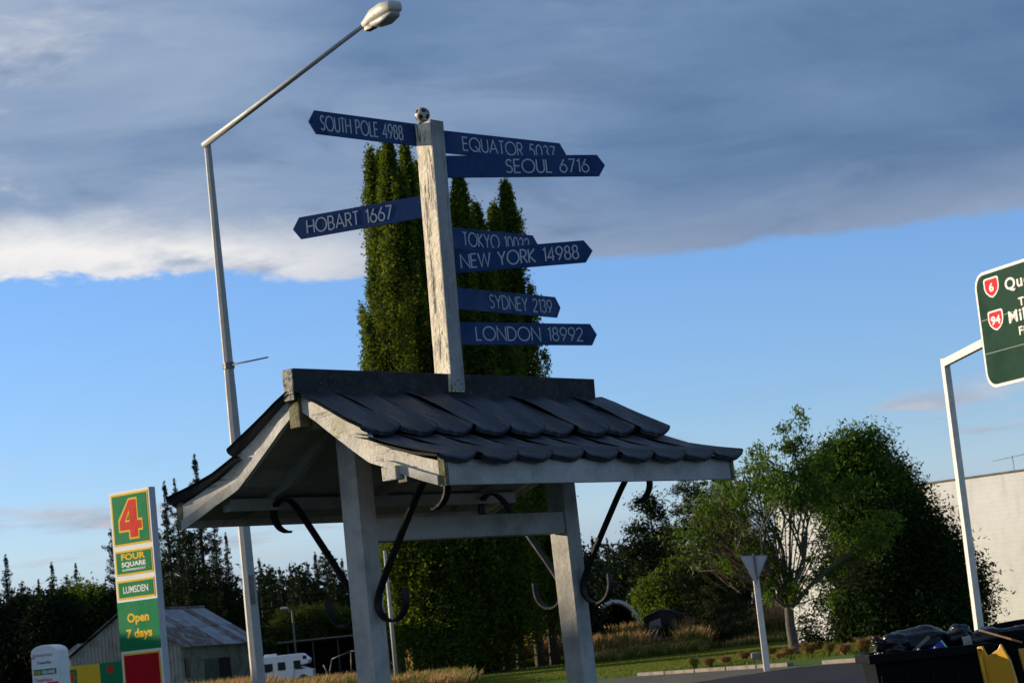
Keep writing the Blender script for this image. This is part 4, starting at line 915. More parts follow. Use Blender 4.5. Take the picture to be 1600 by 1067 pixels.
# soffit and rafters
for sg in (1, -1):
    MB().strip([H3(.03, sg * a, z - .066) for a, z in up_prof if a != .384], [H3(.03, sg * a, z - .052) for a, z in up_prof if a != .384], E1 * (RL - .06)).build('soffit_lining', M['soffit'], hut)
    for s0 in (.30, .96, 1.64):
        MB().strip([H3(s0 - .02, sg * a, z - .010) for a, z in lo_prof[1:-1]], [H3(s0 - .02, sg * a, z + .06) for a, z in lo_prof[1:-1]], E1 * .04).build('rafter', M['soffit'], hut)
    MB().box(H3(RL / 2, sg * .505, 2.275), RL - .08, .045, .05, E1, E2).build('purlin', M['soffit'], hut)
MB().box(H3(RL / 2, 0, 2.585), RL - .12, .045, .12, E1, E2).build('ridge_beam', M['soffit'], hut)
# posts, beam
for s0, s1 in ((.305, .298), (1.636, 1.668)):
    q = [H3(s1 - .048, -.05, 0), H3(s1 + .048, -.05, 0), H3(s1 + .048, .05, 0), H3(s1 - .048, .05, 0)]
    top = 2.50; t = [H3(s0 - .048, -.05, top), H3(s0 + .048, -.05, top), H3(s0 + .048, .05, top), H3(s0 - .048, .05, top)]
    mb = MB(); mb.add(q + t, [(3, 2, 1, 0), (4, 5, 6, 7), (0, 1, 5, 4), (1, 2, 6, 5), (2, 3, 7, 6), (3, 0, 4, 7)]); mb.build('post', M['hut_white'], hut, bevel=.003)
MB().box(H3((.35 + 1.59) / 2, 0, 2.105), 1.232, .092, .095, E1, E2).build('tie_beam', M['hut_white'], hut, bevel=.003)
# scroll brackets
sp = [(.415, 2.150), (.43, 2.148), (.475, 2.17), (.503, 2.22), (.492, 2.265), (.45, 2.292), (.40, 2.285), (.355, 2.245), (.22, 2.06), (.10, 1.89), (.066, 1.83), (.060, 1.78), (.088, 1.738), (.14, 1.722), (.19, 1.743), (.22, 1.79), (.219, 1.85)]
def smooth(p, it=2):
    for _ in range(it):
        q = [p[0]]
        for i in range(len(p) - 1):
            a, b_ = Vector(p[i]), Vector(p[i + 1]); q += [tuple(a * .75 + b_ * .25), tuple(a * .25 + b_ * .75)]
        q.append(p[-1]); p = q
    return p
spp = smooth(sp)
for s0 in (.302, 1.652):
    for sg in (1, -1):
        lo_ = []; hi_ = []; n = len(spp)
        for i, p in enumerate(spp):
            a = Vector(spp[max(i - 1, 0)]); c = Vector(spp[min(i + 1, n - 1)]); d = (c - a).normalized(); nn = Vector((-d.y, d.x)) * .0045
            lo_.append(H3(s0 - .018, sg * (p[0] + nn.x), p[1] + nn.y)); hi_.append(H3(s0 - .018, sg * (p[0] - nn.x), p[1] - nn.y))
        MB().strip(lo_, hi_, E1 * .036).build('scroll_bracket', M['iron'], hut)

# ------------------------------------------------------------------ signpost
lean = (E1 * .038 - E2 * .006)
def SP(s, a, z): return H3(.948 + s, a, z) + lean * ((z - 2.75) / 1.15)
spo = empty('signpost', SP(0, 0, 2.65), 'weathered white square post with blue direction blades rising from the shelter ridge', 'signpost')
ztop = at(668, 187, 9.72).z
ztop = 3.905
mb = MB(); q = [SP(i * .0425, j * .0455, z) for z in (2.69, ztop) for (i, j) in ((-1, -1), (1, -1), (1, 1), (-1, 1))]
mb.add(q, [(3, 2, 1, 0), (4, 5, 6, 7), (0, 1, 5, 4), (1, 2, 6, 5), (2, 3, 7, 6), (3, 0, 4, 7)])
po = mb.build('post', M['post_peel'], spo, bevel=.003)
mb = MB()
for (s_, z_) in ((-.02, 2.722), (.0, 2.74), (.022, 2.725)): q = SP(s_, .046, z_); mb.tube([q - E2 * .002, q + E2 * .004], .0055, 8)
mb.build('bolts', M['galv_dark'], spo, kind='stuff')
mb = MB(); c = SP(-.002, .047, 2.80)
MB().strip([SP(-.043, .0462, 2.70), SP(.043, .0462, 2.70)], [SP(-.043, .0462, 3.91), SP(.043, .0462, 3.91)], E2 * .003).build('shaded_face_sheet', M['post_shaded'], spo)  # thin sheet carrying the shade-darkened paint on the post's right face
# finial ball with dark patches
fc = SP(-.022, -.014, ztop + .042)
MB().tube([fc - Z * .045, fc - Z * .03], [.024, .018], 12).build('finial_collar', M['lichen_wood'], spo)
import bmesh
bm = bmesh.new(); bmesh.ops.create_icosphere(bm, subdivisions=4, radius=.034)
ico = bmesh.new(); bmesh.ops.create_icosphere(ico, subdivisions=1, radius=1); dirs = [v.co.normalized() for v in ico.verts]; ico.free()
M['ball_white'] = mat('aged_white_ball', (.44, .42, .37), .5, var=.5, scale=45, dark=(.12, .11, .09)); M['ball_dark'] = mat('dark_ball_patch', (.04, .04, .04), .8, spec=.1)
for f in bm.faces:
    c = f.calc_center_median().normalized(); f.smooth = True; f.material_index = 1 if max(c.dot(d) for d in dirs) > .94 else 0
for v in bm.verts:
    c = v.co.normalized(); k = max(c.dot(d) for d in dirs); v.co *= (.965 if .925 < k < .95 else 1.0)
me = bpy.data.meshes.new('finial_ball'); bm.to_mesh(me); bm.free(); me.materials.append(M['ball_white']); me.materials.append(M['ball_dark'])
o = link('finial_ball', me, spo); o.location = fc - ORG[spo.name]; o['label'] = 'small white ball with dark patches on top of the post'
def blade(txt, root, rooth, tip, tx0, tx1, Yr, cap=.060, pyr=None, dl=None):
    """root/tip: pixel of the blade's middle line at the post and at its point"""
    O = at(root[0], root[1], Yr); d = ray(*tip); t = (O.z - EYE) / d.z; T = V(0, 0, EYE) + d * t
    ux = (T - O); L = ux.length; ux.normalize(); left = tip[0] < root[0]
    n = V(ux.y, -ux.x, 0); n = n if n.y < 0 else -n
    hh = rooth * Yr / FOC / 2; axis = SP(0, 0, O.z); back = -.025
    k = hh * .95; hb = hh
    prof = [(back, -hb), (L - k * .75, -hb), (L, 0), (L - k * .75, hb), (back, hb)]
    th = .008
    b_ = MB().prism([O + ux * u + Z * v - n * th / 2 for u, v in prof], n * th).build('direction_blade', M['blade'], spo, bevel=.0012, label='navy blade reading ' + txt + (', pointing left' if left else ', pointing right'))
    mb = MB(); f = lambda x: (x - root[0]) / (tip[0] - root[0]) * L
    u0 = f(tx0); u1 = f(tx1)
    stroke_text(mb, txt, O + ux * u0 - Z * cap * .5 + n * th / 2, ux * (1 if u1 > u0 else -1), Z, cap, abs(u1 - u0), n)
    mb.build('lettering', M['letter'], b_, recalc=False, kind='stuff')
blade('SOUTH POLE 4988', (646, 211), 37, (482, 190), 499, 627, 9.765, .063)
blade('EQUATOR 5037', (694, 222), 37, (884, 242), 721, 865, 9.79)
blade('SEOUL 6716', (697, 261), 36, (945, 259), 788, 918, 9.79)
blade('HOBART 1667', (650, 325), 36, (458, 359), 481, 613, 9.765)
blade('TOKYO 10032', (706, 372), 35, (841, 385), 722, 825, 9.79)
blade('NEW YORK 14988', (709, 410), 36, (926, 392), 720, 903, 9.79)
blade('SYDNEY 2139', (712, 466), 35, (875, 481), 762, 860, 9.79)
blade('LONDON 18992', (719, 521), 36, (932, 523), 742, 908, 9.79)

# ------------------------------------------------------------------ street lamp
lp = at(401, 1067, 22); lt = at(321, 226, 22)
s = empty('street_lamp', (lt.x + .06, 22, 0), 'tall galvanised octagonal street light with long rising arm at the left', 'street lamp')
zs = at(358, 600, 22).z; z2 = at(390, 920, 22).z; X = lambda z: lp.x + .02 + (lt.x - lp.x) * (z - lp.z) / (lt.z - lp.z)
MB().tube([(X(0), 22, 0), (X(z2), 22, z2)], [.078, .067], 8, smooth=False, ph=0).build('lower_pole', M['galv'], s)
MB().tube([(X(z2), 22, z2), (X(zs), 22, zs)], [.064, .052], 8, smooth=False, ph=0).build('middle_pole', M['galv'], s)
MB().tube([(X(zs), 22, zs), (X(lt.z), 22, lt.z)], [.050, .034], 8, smooth=False, ph=0).build('upper_pole', M['galv'], s)
ae = at(574, 36, 20.9)
MB().tube([lt + V(-.02, 0, -.01), lt.lerp(ae, .5), ae], [.033, .027, .020], 10).build('arm', M['galv'], s)
q = at(352, 572, 22); r_ = at(419, 558, 21.8); MB().tube([q, r_], [.010, .008], 6).build('side_rod', M['galv'], s)
MB().tube([(X(q.z), 22, q.z - .03), (X(q.z), 22, q.z + .03)], .062, 8, smooth=False).build('clamp_band', M['galv_dark'], s)
MB().box((X(2.35) + .03, 21.935, 2.35), .05, .02, .28).build('inspection_cover', M['galv_dark'], s)
# luminaire
hd0 = at(568, 40, 20.95); hd1 = at(617, 14, 20.5); hx = (hd1 - hd0); HL = hx.length; hx.normalize(); hs = hx.cross(Z).normalized(); hu = hs.cross(hx).normalized()
def lum(profile, name, mt, n=14):
    mb = MB(); vs = []; fs = []
    for (u, wv, zt_, zb_) in profile:
        for k in range(n):
            t = 2 * math.pi * k / n; c_, s_ = math.cos(t), math.sin(t); sgn = lambda v: math.copysign(abs(v) ** .55, v)
            vs.append(hd0 + hx * (u * HL) + hs * (sgn(c_) * wv * .82) + hu * ((zt_ + zb_) / 2 + sgn(s_) * (zt_ - zb_) / 2))
    m_ = len(profile)
    for j in range(m_ - 1):
        for k in range(n): fs.append((j * n + k, j * n + (k + 1) % n, (j + 1) * n + (k + 1) % n, (j + 1) * n + k))
    fs += [tuple(range(n)), tuple(range((m_ - 1) * n, m_ * n))]; mb.add(vs, fs, True); return mb.build(name, mt, s)
lum([(0, .035, .03, -.03), (.15, .06, .05, -.035), (.4, .10, .09, -.03), (.75, .12, .10, -.03), (1.0, .10, .08, -.03), (1.05, .07, .05, -.02)], 'lamp_housing', M['lamp_body'])
lum([(.30, .06, -.028, -.05), (.42, .085, -.028, -.085), (.7, .10, -.028, -.10), (.95, .085, -.028, -.07), (1.02, .05, -.028, -.04)], 'lamp_lens', M['lamp_lens'])
MB().box(hd0 + hx * (HL * .22) - hu * .055, .14, .07, .05, hx, hs, hu).build('latch_box', M['galv_dark'], s, bevel=.01)

# ------------------------------------------------------------------ store pylon sign
Yg = 44; TR = at(232, 760, Yg); sd = V(.79, -.61, 0).normalized(); sn = V(-.61, -.79, 0).normalized()
TL = onplane(169.8, 771, TR, sn); wS = (V(TR.x, TR.y, 0) - V(TL.x, TL.y, 0)).dot(sd); zT = (TR.z + TL.z) / 2
O0 = V(TR.x, TR.y, 0) - sd * wS
sg_ = empty('store_sign', O0 + sd * (wS / 2), 'tall white-framed supermarket pylon sign with green, yellow and red panels', 'sign')
thk = .16
c = O0 + sd * (wS / 2) - sn * (thk / 2 + .01); MB().box((c.x, c.y, zT / 2), wS, thk, zT, sd, -sn).build('cabinet', M['sign_grey'], sg_, bevel=.01)
c = O0 + sd * (wS / 2) - sn * .005; MB().box((c.x, c.y, zT / 2 + .002), wS - .004, .012, zT - .004, sd, -sn).build('front_frame', M['sign_white'], sg_)
def zl(py):  # height on the sign's left edge at that picture row
    x_ = 169.8 + (py - 771) * (192 - 169.8) / 296; return onplane(x_, py, O0, sn).z
def S(u, z, k=0.0): return O0 + sd * u + Z * z + sn * (.002 + k)
def panel(z1, z0, mt, inset, name, parent=sg_, k=.0, th=.006, u0=0.0, u1=None):
    u1 = u1 if u1 is not None else wS
    return MB().prism([S(u0 + inset, z0 + inset, k), S(u1 - inset, z0 + inset, k), S(u1 - inset, z1 - inset, k), S(u0 + inset, z1 - inset, k)], sn * th).build(name, mt, parent)
za, zb, zc, zd, ze, zf = zT, zl(859), zl(905), zl(942), zl(1018), .35
def framed(z1, z0, inner, label):
    y_ = panel(z1, z0, M['s_yellow'], .05, 'panel'); y_['label'] = label
    i_ = panel(z1, z0, inner, .088, 'panel_face', y_, .006); return y_
p4 = framed(za, zb, M['s_green'], 'green panel with a large red and yellow figure 4')
four = [(.50, 1.0), (.78, 1.0), (.78, .42), (.97, .42), (.97, .20), (.78, .20), (.78, 0), (.44, 0), (.44, .20), (.04, .20), (.04, .40)]
hole = [(.44, .74), (.44, .42), (.26, .42)]
def fig4(parent, cu, cz, w, h, k, S_, nrm, my, mr, grow=.06):
    # yellow outline then red figure built from quads so the counter stays open
    out = [(.50, 1.0), (.80, 1.0), (.80, .43), (.98, .43), (.98, .21), (.80, .21), (.80, 0), (.46, 0), (.46, .21), (.02, .21), (.02, .44)]
    hl = [(.48, .74), (.48, .42), (.27, .42)]
    gx, gz = grow, grow * w / h
    big = [(x_ + (gx if x_ > .47 else -gx) * (1 if not (x_ == .50) else -.4), z_ + (gz if z_ > .40 else -gz)) for x_, z_ in out]
    big[8] = (.46 - gx, .21 - gz); big[3] = (.98 + gx, .43 + gz); big[2] = (.80 + gx, .43 + gz)
    sm = [(.445, .62), (.445, .47), (.345, .47)]
    for pl, m_, kk, nm in ((big, my, k, 'figure_outline'), (out, mr, k + .003, 'figure'), (hl, my, k + .006, 'figure_outline'), (sm, M['s_green'], k + .009, 'figure_counter')):
        MB().prism([S_(cu + (x_ - .5) * w, cz + (z_ - .5) * h, kk) for x_, z_ in pl], nrm * .002).build(nm, m_, parent)
fig4(p4, wS * .50, (za + zb) / 2, wS * .56, (za - zb) * .66, .012, S, sn, M['s_yellow'], M['s_red'], .055)
p5 = framed(zb - .0, zc, M['s_green'], 'green panel with yellow and white store lettering')
hP = zb - zc
font_text('lettering', 'FOUR', S(wS / 2, zc + hP * .60, .0125), sd, Z, sn, hP * .20, wS * .60, M['s_yellow'], p5, .035, .003)
font_text('lettering', 'SQUARE', S(wS / 2, zc + hP * .37, .0125), sd, Z, sn, hP * .15, wS * .60, M['s_text'], p5, .03, .003)
font_text('lettering', 'SUPERMARKET', S(wS / 2, zc + hP * .23, .0125), sd, Z, sn, hP * .065, wS * .58, M['s_text'], p5, .02, .003)
p6 = framed(zc, zd, M['s_green'], 'narrow green panel with a white place name')
font_text('lettering', 'LUMSDEN', S(wS / 2, (zc + zd) / 2 - (zc - zd) * .14, .0125), sd, Z, sn, (zc - zd) * .28, wS * .62, M['s_text'], p6, .012, .003)
p7 = MB().prism([S(.0, ze, .0), S(wS, ze, 0), S(wS, zd, 0), S(.0, zd, 0)], sn * .006).build('panel', M['s_green'], sg_, label='plain green panel reading Open 7 days')
hP = zd - ze
font_text('lettering', 'Open', S(wS * .5, zd - hP * .42, .0065), sd, Z, sn, hP * .17, wS * .54, M['s_yellow'], p7, .035, .003)
font_text('lettering', '7 days', S(wS * .5, zd - hP * .74, .0065), sd, Z, sn, hP * .17, wS * .64, M['s_yellow'], p7, .035, .003)
p8 = framed(ze, zf, M['s_dred'], 'deep red panel with yellow and white border at the sign foot')

# ------------------------------------------------------------------ charging kiosk and banner
ka = at(47, 1012, 40); kb = at(88, 1008, 40); kx = (V(kb.x, kb.y, 0) - V(ka.x, ka.y, 0)); kw = kx.length; kx.normalize(); kz_ = at(70, 1007, 40).z
kio = empty('charging_station', ((ka.x + kb.x) / 2, 40.2, 0), 'white vehicle charging station cabinet with blue and red print at the lower left', 'charger')
def K(u, z, k=0.0): return V(ka.x, 40, 0) + kx * u + Z * z + V(0, -1, 0) * k
n = 10; prof = [K(0, 0), K(kw, 0)] + [K(kw, kz_ - .13)] + [K(kw / 2 + kw / 2 * math.cos(t), kz_ - .13 + .13 * math.sin(t)) for t in [math.pi * i / n for i in range(1, n)]] + [K(0, kz_ - .13)]
MB().prism(prof, V(.12, .42, 0)).build('cabinet', M['sign_white'], kio, bevel=.015)
MB().prism([K(.03, kz_ - .155, .002), K(kw * .8, kz_ - .155, .002), K(kw * .8, kz_ - .185, .002), K(.03, kz_ - .185, .002)], V(0, -.01, 0)).build('seam_strip', M['sign_grey'], kio)
font_text('lettering', 'PowerNet', K(kw * .50, kz_ - .33, .002), kx, Z, V(0, -1, 0), .055, kw * .52, M['s_blue'], kio, .01, .003)
mb = MB(); mb.tube([K(kw * .08 + .07 * math.cos(t), kz_ - .30 + .09 * math.sin(t), .004) for t in [1.0 + i * .25 for i in range(9)]], .008, 5); mb.build('print_mark', M['s_red'], kio)
st = MB().prism([K(.03, kz_ - .52, .001), K(kw * .93, kz_ - .52, .001), K(kw * .93, kz_ - .42, .001), K(.03, kz_ - .42, .001)], V(0, -.004, 0)).build('green_stripe', M['s_green'], kio)
font_text('lettering', 'FOUR', K(kw * .21, kz_ - .50, .006), kx, Z, V(0, -1, 0), .055, kw * .28, M['s_yellow'], st, .03, .003)
font_text('lettering', 'SQUARE', K(kw * .63, kz_ - .50, .006), kx, Z, V(0, -1, 0), .055, kw * .48, M['s_text'], st, .03, .003)
font_text('lettering', 'ChargeNet.nz', K(kw * .42, kz_ - .635, .002), kx, Z, V(0, -1, 0), .06, kw * .66, M['s_red'], kio, .005, .003)
MB().prism([K(kw * .55, kz_ - .85, .001), K(kw * .98, kz_ - .85, .001), K(kw * .98, kz_ - .655, .001), K(kw * .55, kz_ - .655, .001)], V(0, -.004, 0)).build('red_panel', M['s_red'], kio)

Yb = 52; bl = at(99, 1041, Yb); brr = at(190, 1033, Yb); bz = (bl.z + brr.z) / 2
ban = empty('roadside_banner', (bl.x, Yb, 0), 'low yellow and green advertising board between charging station and store sign', 'sign')
xm = bl.x + (brr.x - bl.x) * .62
MB().box(((bl.x + xm) / 2, Yb, bz - .45), xm - bl.x, .04, .9).build('yellow_board', M['s_yellow'], ban)
MB().box(((xm + brr.x) / 2, Yb, bz - .45), brr.x - xm, .04, .9).build('green_board', M['s_green'], ban)
for x_ in (bl.x + .1, brr.x - .1): MB().box((x_, Yb + .06, bz / 2 - .1), .07, .07, bz - .1).build('leg', M['timber'], ban)
def BQ(u, z, k=0.0): return V(bl.x + u, Yb - .022 - k, z)
pb = MB().prism([BQ(.06, bz - .42), BQ(.30, bz - .42), BQ(.30, bz - .08), BQ(.06, bz - .08)], V(0, -.004, 0)).build('logo_panel', M['s_green'], ban)
fig4(pb, .18, bz - .25, .15, .22, .006, BQ, V(0, -1, 0), M['s_yellow'], M['s_red'], .05)
MB().tube([BQ(1.08, bz - .16, 0), BQ(1.08, bz - .16, .006)], .085, 18).build('red_disc', M['s_red'], ban)

# ------------------------------------------------------------------ green road sign
Yp = 45; pt = at(1476, 560, Yp); pb_ = at(1530, 980, Yp)
gs = empty('road_sign', ((pt.x + pb_.x) / 2, Yp, 0), 'large green highway direction sign with red route shields on a cranked pale pole', 'road sign')
xx = lambda z: pt.x + (pb_.x - pt.x) * (pt.z - z) / (pt.z - pb_.z)
mb = MB(); rr = .075
pd_ = V(.30, -.954, 0).normalized(); pn = V(-.954, -.30, 0)
mb.add([V(xx(0), Yp, 0) + pd_ * i * rr + pn * j * rr for i, j in ((-1, -1), (1, -1), (1, 1), (-1, 1))] + [V(xx(pt.z), Yp, pt.z) + pd_ * i * rr * .9 + pn * j * rr * .9 for i, j in ((-1, -1), (1, -1), (1, 1), (-1, 1))], [(3, 2, 1, 0), (4, 5, 6, 7), (0, 1, 5, 4), (1, 2, 6, 5), (2, 3, 7, 6), (3, 0, 4, 7)])
mb.build('pole', M['pole_paint'], gs, bevel=.008)
ae = at(1537, 536, 42.4); a0 = V(xx(pt.z), Yp, pt.z - .09)
adir = (ae - a0).normalized()
MB().box((a0 + ae) / 2 + adir * .02, (ae - a0).length + .04, .11, .15, adir, adir.cross(Z).normalized()).build('arm', M['pole_paint'], gs, bevel=.006)
gd = V(.39, -.92, 0).normalized(); gn = V(-.92, -.39, 0).normalized()
q = at(1535, 530, 42.2); GO = V(q.x, q.y, 0); zt_ = onplane(1529, 434, GO, gn).z + .07; zb_ = onplane(1546, 608, GO, gn).z; gw = 4.2
def G(u, z, k=0.0): return GO + gd * u + Z * z + gn * k
def rrect(u0, u1, z0, z1, r, k, n=6):
    pts = []
    for (cx, cz, a0_) in ((u1 - r, z1 - r, 0), (u0 + r, z1 - r, 90), (u0 + r, z0 + r, 180), (u1 - r, z0 + r, 270)):
        for i in range(n + 1): t = R_(a0_ + 90 * i / n); pts.append(G(cx + r * math.cos(t), cz + r * math.sin(t), k))
    return pts
MB().prism(rrect(0, gw, zb_, zt_, .30, 0), gn * .02).build('border', M['r_white'], gs)
MB().prism(rrect(.055, gw - .055, zb_ + .055, zt_ - .055, .25, .021), gn * .003).build('sign_face', M['r_green'], gs)
MB().box(G(gw / 2, (zt_ + zb_) / 2, -.05), gw * .9, .06, .1, gd, gn).build('back_rail', M['galv'], gs)
# faint horizontal joints of the plates
for f in (.33, .62): MB().box(G(gw / 2, zt_ + (zb_ - zt_) * (f + .08), .0245), gw - .16, .001, .012, gd, gn).build('plate_joint', mat('joint_line', (.006, .055, .032), .5), gs)
def gpt(px, py):
    v = onplane(px, py, GO, gn); return ((v - GO).dot(gd), v.z)
def shield(cx_px, cy_px, txt, hpx):
    u, z = gpt(cx_px, cy_px); u2, z2 = gpt(cx_px, cy_px + hpx / 2); h = (z - z2) * 2; w = h * 1.28
    shp = [(-.42, .50), (.42, .50), (.5, .42), (.5, .0), (.42, -.22), (.22, -.42), (0, -.52), (-.22, -.42), (-.42, -.22), (-.5, .0), (-.5, .42)]
    a = MB().prism([G(u + x * w, z + y * h, .0245) for x, y in shp], gn * .003).build('route_shield', M['r_white'], gs)
    MB().prism([G(u + x * w * .84, z + y * h * .84, .028) for x, y in shp], gn * .002).build('shield_face', M['r_red'], a)
    font_text('lettering', txt, G(u, z - h * .19, .031), gd, Z, gn, h * .40, w * (.30 if len(txt) == 1 else .62), M['r_white'], a, .03, .002)
shield(1551, 449, '6', 32); shield(1558, 500, '94', 32)
def gtext(t, px, py, cap, w=None):
    u, z = gpt(px, py); font_text('lettering', t, G(u, z, .0245), gd, Z, gn, cap, w, M['r_white'], gs, .02, .002, 'L', 1.12, 1.35)
gtext('Queenstown', 1573, 454, .215); gtext('Te Anau', 1594, 478, .15); gtext('Milford Sound', 1579, 505, .215); gtext('Fiordland', 1595, 523, .15)

# ------------------------------------------------------------------ give way sign seen from behind
Yy = 64; yb = at(1199, 1047, Yy); yt = at(1181, 905, Yy); tl = at(1158, 869, Yy - .1); trr = at(1198, 868, Yy - .1); tb_ = at(1181, 912, Yy - .1)
gwp = empty('give_way_sign', (yb.x, Yy, 0), 'triangular give way sign seen from its grey back on a white post', 'road sign')
MB().prism([(yb.x - .09, Yy - .05, 0), (yb.x + .09, Yy - .05, 0), (tb_.x + .11, Yy - .05, yt.z + .22), (tb_.x - .05, Yy - .05, yt.z + .22)], (0, .12, 0)).build('post', M['pole_paint'], gwp, bevel=.01)
def roundtri(s_, k):
    c = (tl + trr + tb_) / 3; P = []
    vs = [c + (v - c) * s_ for v in (tl, trr, tb_)]
    for i in range(3):
        a, b_, d = vs[i - 1], vs[i], vs[(i + 1) % 3]; p0 = b_ + (a - b_).normalized() * .06; p1 = b_ + (d - b_).normalized() * .06
        for t in (0, .33, .66, 1): P.append(p0 * (1 - t) ** 2 + b_ * 2 * t * (1 - t) + p1 * t * t + V(0, k, 0))
    return P
MB().prism(roundtri(1.08, 0), V(0, .02, 0)).build('rim', M['galv'], gwp)
MB().prism(roundtri(.94, -.012), V(0, .012, 0)).build('plate_back', M['sign_grey'], gwp)
MB().box(((tl.x + trr.x) / 2 , Yy - .15, (tl.z + tb_.z) / 2 + .1), .06, .05, (tl.z - tb_.z) * .9).build('bracket', M['galv_dark'], gwp)

# ------------------------------------------------------------------ bins and rubbish
Yn = 22
def binbox(px0, px1, pyr, Y, name, label, depth=1.0, yaw=0.0, extra=0.0):
    a = at(px0, pyr, Y); bq = at(px1, pyr - (px1 - px0) * .103, Y); w = bq.x - a.x; h = (a.z + bq.z) / 2; cx = (a.x + bq.x) / 2
    s = empty(name, (cx, Y + depth / 2, 0), label, 'bin', 'black commercial bins'); t = .03; tp = .06
    o4 = lambda z, g: [V(cx - w / 2 + g, Y + g, z), V(cx + w / 2 - g, Y + g, z), V(cx + w / 2 - g, Y + depth - g, z), V(cx - w / 2 + g, Y + depth - g, z)]
    lo = o4(.12, tp + .08); hi = o4(h - .08, tp); hi2 = o4(h - .08, tp + t); lo2 = o4(.16, tp + .08 + t); mb = MB()
    vs = lo + hi + hi2 + lo2; fs = [(3, 2, 1, 0)]
    for i in range(4):
        j = (i + 1) % 4; fs += [(i, j, 4 + j, 4 + i), (4 + i, 4 + j, 8 + j, 8 + i), (8 + i, 8 + j, 12 + j, 12 + i)]
    fs.append((12, 13, 14, 15)); mb.add(vs, fs); mb.build('body', M['binblack'], s)
    rim = MB()
    for (c, sx, sy) in (((cx, Y + tp / 2, h - .045), w, tp), ((cx, Y + depth - tp / 2, h - .045), w, tp)): rim.box(c, sx, sy, .09)
    for sg in (-1, 1): rim.box((cx + sg * (w / 2 - tp / 2), Y + depth / 2, h - .045), tp, depth - 2 * tp - .004, .088)
    rim.build('rim', M['binblack'], s, bevel=.008)
    for k in range(5):
        xx = cx - w * .4 + w * .2 * k; MB().box((xx, Y + tp - .005, h * .5), .035, .03, h * .62).build('rib', M['binblack'], s, bevel=.006)
    for sx in (-1, 1):
        for sy in (.15, .85): MB().tube([(cx + sx * w * .36 - .025, Y + depth * sy, .08), (cx + sx * w * .36 + .025, Y + depth * sy, .08)], .08, 12).build('wheel', M['tyre'], s)
    return s, cx, w, h
b1, c1, w1, h1 = binbox(1357, 1552, 1023, Yn, 'commercial_bin', 'black open bin heaped with black rubbish bags, left one of two')
b2, c2, w2, h2 = binbox(1566, 1770, 986, Yn + .35, 'commercial_bin', 'black bin at the right edge with its dark lid open behind the yellow lid')
for k in range(3):
    p = at((1372, 1435, 1461)[k], 1019 - (0, 8, 11)[k], Yn + .02); MB().sphere((p.x, p.y, h1 + .004), .014, 8, 6).build('rim_bolt', M['galv'], b1)
def bag(px, py, Y, r, s3, seed, label, knot=False):
    c = at(px, py, Y); rs = np.random.default_rng(seed); ph = rs.random(12) * 6.28
    fn = lambda d: 1 + .07 * math.sin(5 * d.x + ph[0] + 3 * d.z) + .05 * math.sin(9 * d.z + ph[1] + 4 * d.y) + .035 * abs(math.sin(14 * d.x + 9 * d.z + ph[2])) + .02 * math.sin(25 * d.z + 17 * d.x + ph[3])
    o = MB().sphere((c.x, c.y, c.z), r, 56, 36, s3, fn).build('rubbish_bag', M['bag'], org=(c.x, c.y, c.z - r * s3[2]), label=label, cat='rubbish bag', group='black rubbish bags in the bins', recalc=False)
    if knot:
        kx = c + V(-r * s3[0] * .95, -.05, r * s3[2] * .25)
        mb = MB()
        for q in range(9): th = q * .7; mb.tube([kx + V(.08, 0, 0), kx + V(-.03 - .03 * math.sin(th * 2), .03 * math.cos(th), .05 * math.sin(th)), kx + V(-.08 - .02 * math.cos(th), .07 * math.cos(th), .10 * math.sin(th))], [.03, .022, .006], 5)
        mb.build('bag_tie', M['bag'], o)
bag(1434, 1006, Yn + .62, .27, (1.25, .9, .62), 1, 'large smooth black rubbish bag lying across the left bin', False)
bag(1398, 1010, Yn + .34, .16, (.9, .8, .85), 2, 'crumpled black rubbish bag with knotted ears at the left end of the bin', True)
bag(1499, 992, Yn + .45, .125, (1.0, 1, .9), 3, 'small round glossy black rubbish bag near the yellow lid')
bag(1548, 1002, Yn + .68, .24, (1.2, .8, .6), 4, 'flat black rubbish bag between the round bag and the right bin')
bag(1590, 992, Yn + .9, .22, (1.3, .8, .45), 6, 'black rubbish bag under the open lid of the right bin')
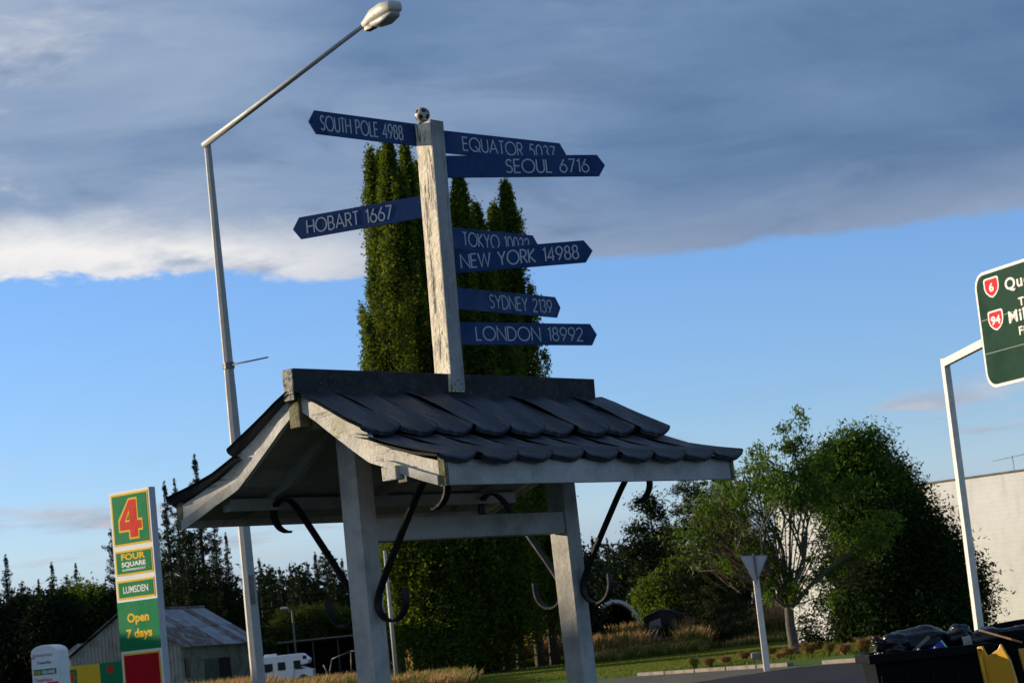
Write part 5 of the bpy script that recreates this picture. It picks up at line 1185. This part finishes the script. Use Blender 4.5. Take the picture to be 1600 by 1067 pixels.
# blue crate-like tub
q0 = at(1439, 1020, Yn + .22); q1 = at(1470, 1000, Yn + .22); q2 = at(1482, 1019, Yn + .22)
t_ = empty('blue_tub', (q1.x, q1.y, q0.z), 'bright blue plastic tub tipped corner-up in the left bin', 'tub')
MB().prism([q0 - Z * .02, q1, q2 - Z * .02], V(.04, .25, -.03)).build('side', M['blueplastic'], t_, bevel=.004)
q3 = at(1498, 1017, Yn + .18); MB().tube([q1 + V(0, -.01, 0), q2 + V(.01, -.02, .01), q3 + Z * .005], [.010, .012, .010], 6).build('rim', M['ltblue'], t_)
q = at(1437, 1008, Yn + .24); MB().box(q, .26, .02, .03, V(.8, 0, .6), V(0, 1, 0), V(-.6, 0, .8)).build('timber_offcut', M['timber'], org=q, label='short brown timber offcut leaning against the blue tub', cat='timber')
q = at(1512, 1004, Yn + .15); MB().box(q, .085, .03, .13, V(.99, 0, .1), V(0, 1, 0), V(-.1, 0, .99)).build('scrap_board', M['greyboard'], org=q, bevel=.004, label='small upright grey board with faint print beside the round bag', cat='board')
# open lid of the second bin (domed, black) and timber strip over it
l0 = at(1530, 985, Yn + 1.45); ld_ = []; n = 10
for k in range(n + 1):
    f = k / n; ld_.append(V(l0.x + 1.25 * f, l0.y, l0.z + .06 * math.sin(math.pi * f) - .03 * f + .03))
MB().strip([v - Z * .55 for v in ld_], ld_, V(0, .05, 0)).build('lid', M['binblack'], b2)
ta = at(1530, 984, Yn + .25); tb2 = at(1597, 1003, Yn - .0); d_ = (tb2 - ta).normalized()
MB().box((ta + tb2) / 2, (tb2 - ta).length, .035, .018, d_).build('timber_strip', M['card'], org=(ta + tb2) / 2, label='thin orange-brown timber strip lying across the right bin', cat='timber')
# yellow hinged lid hanging down in front
ya = at(1526, 1013, Yn - .06); yb2 = at(1556, 1008, Yn - .03); yl = empty('yellow_bin_lid', (ya.x, ya.y, 0), 'yellow plastic bin lid hanging open between the two black bins', 'bin lid')
ZZ = ya.z
out_ = [(0, 0), (.012, .02), (.045, .02), (.055, -.02), (.075, -.075), (.11, -.06), (.17, -.02), (.195, .03), (.215, -.03), (.255, -.14), (.28, -.3), (.30, -.5), (.30, -.75), (.16, -.8), (.06, -.72), (.03, -.4), (.012, -.2)]
MB().prism([ya + V(x_, -.95 * x_, z_) for x_, z_ in out_], V(.02, .022, 0)).build('panel', M['binyellow'], yl, bevel=.006)
MB().tube([ya + V(.022, -.04, -.08), ya + V(.035, -.055, -.25), ya + V(.06, -.08, -.5), ya + V(.10, -.11, -.72)], .018, 8).build('rolled_edge', M['binyellow'], yl)
MB().tube([ya + V(.024, -.034, -.012), ya + V(.03, -.02, -.012)], .011, 10).build('hinge_hole', M['dark'], yl)
ya2 = at(1592, 1018, Yn - .02); MB().prism([ya2 + V(x_, 0, z_) for x_, z_ in ((0, .03), (.1, .03), (.12, -.5), (.06, -.5), (.03, -.2))], V(0, .03, 0)).build('yellow_flap', M['binyellow'], org=(ya2.x, ya2.y, 0), label='second yellow plastic flap at the very right edge of the view', cat='bin lid')
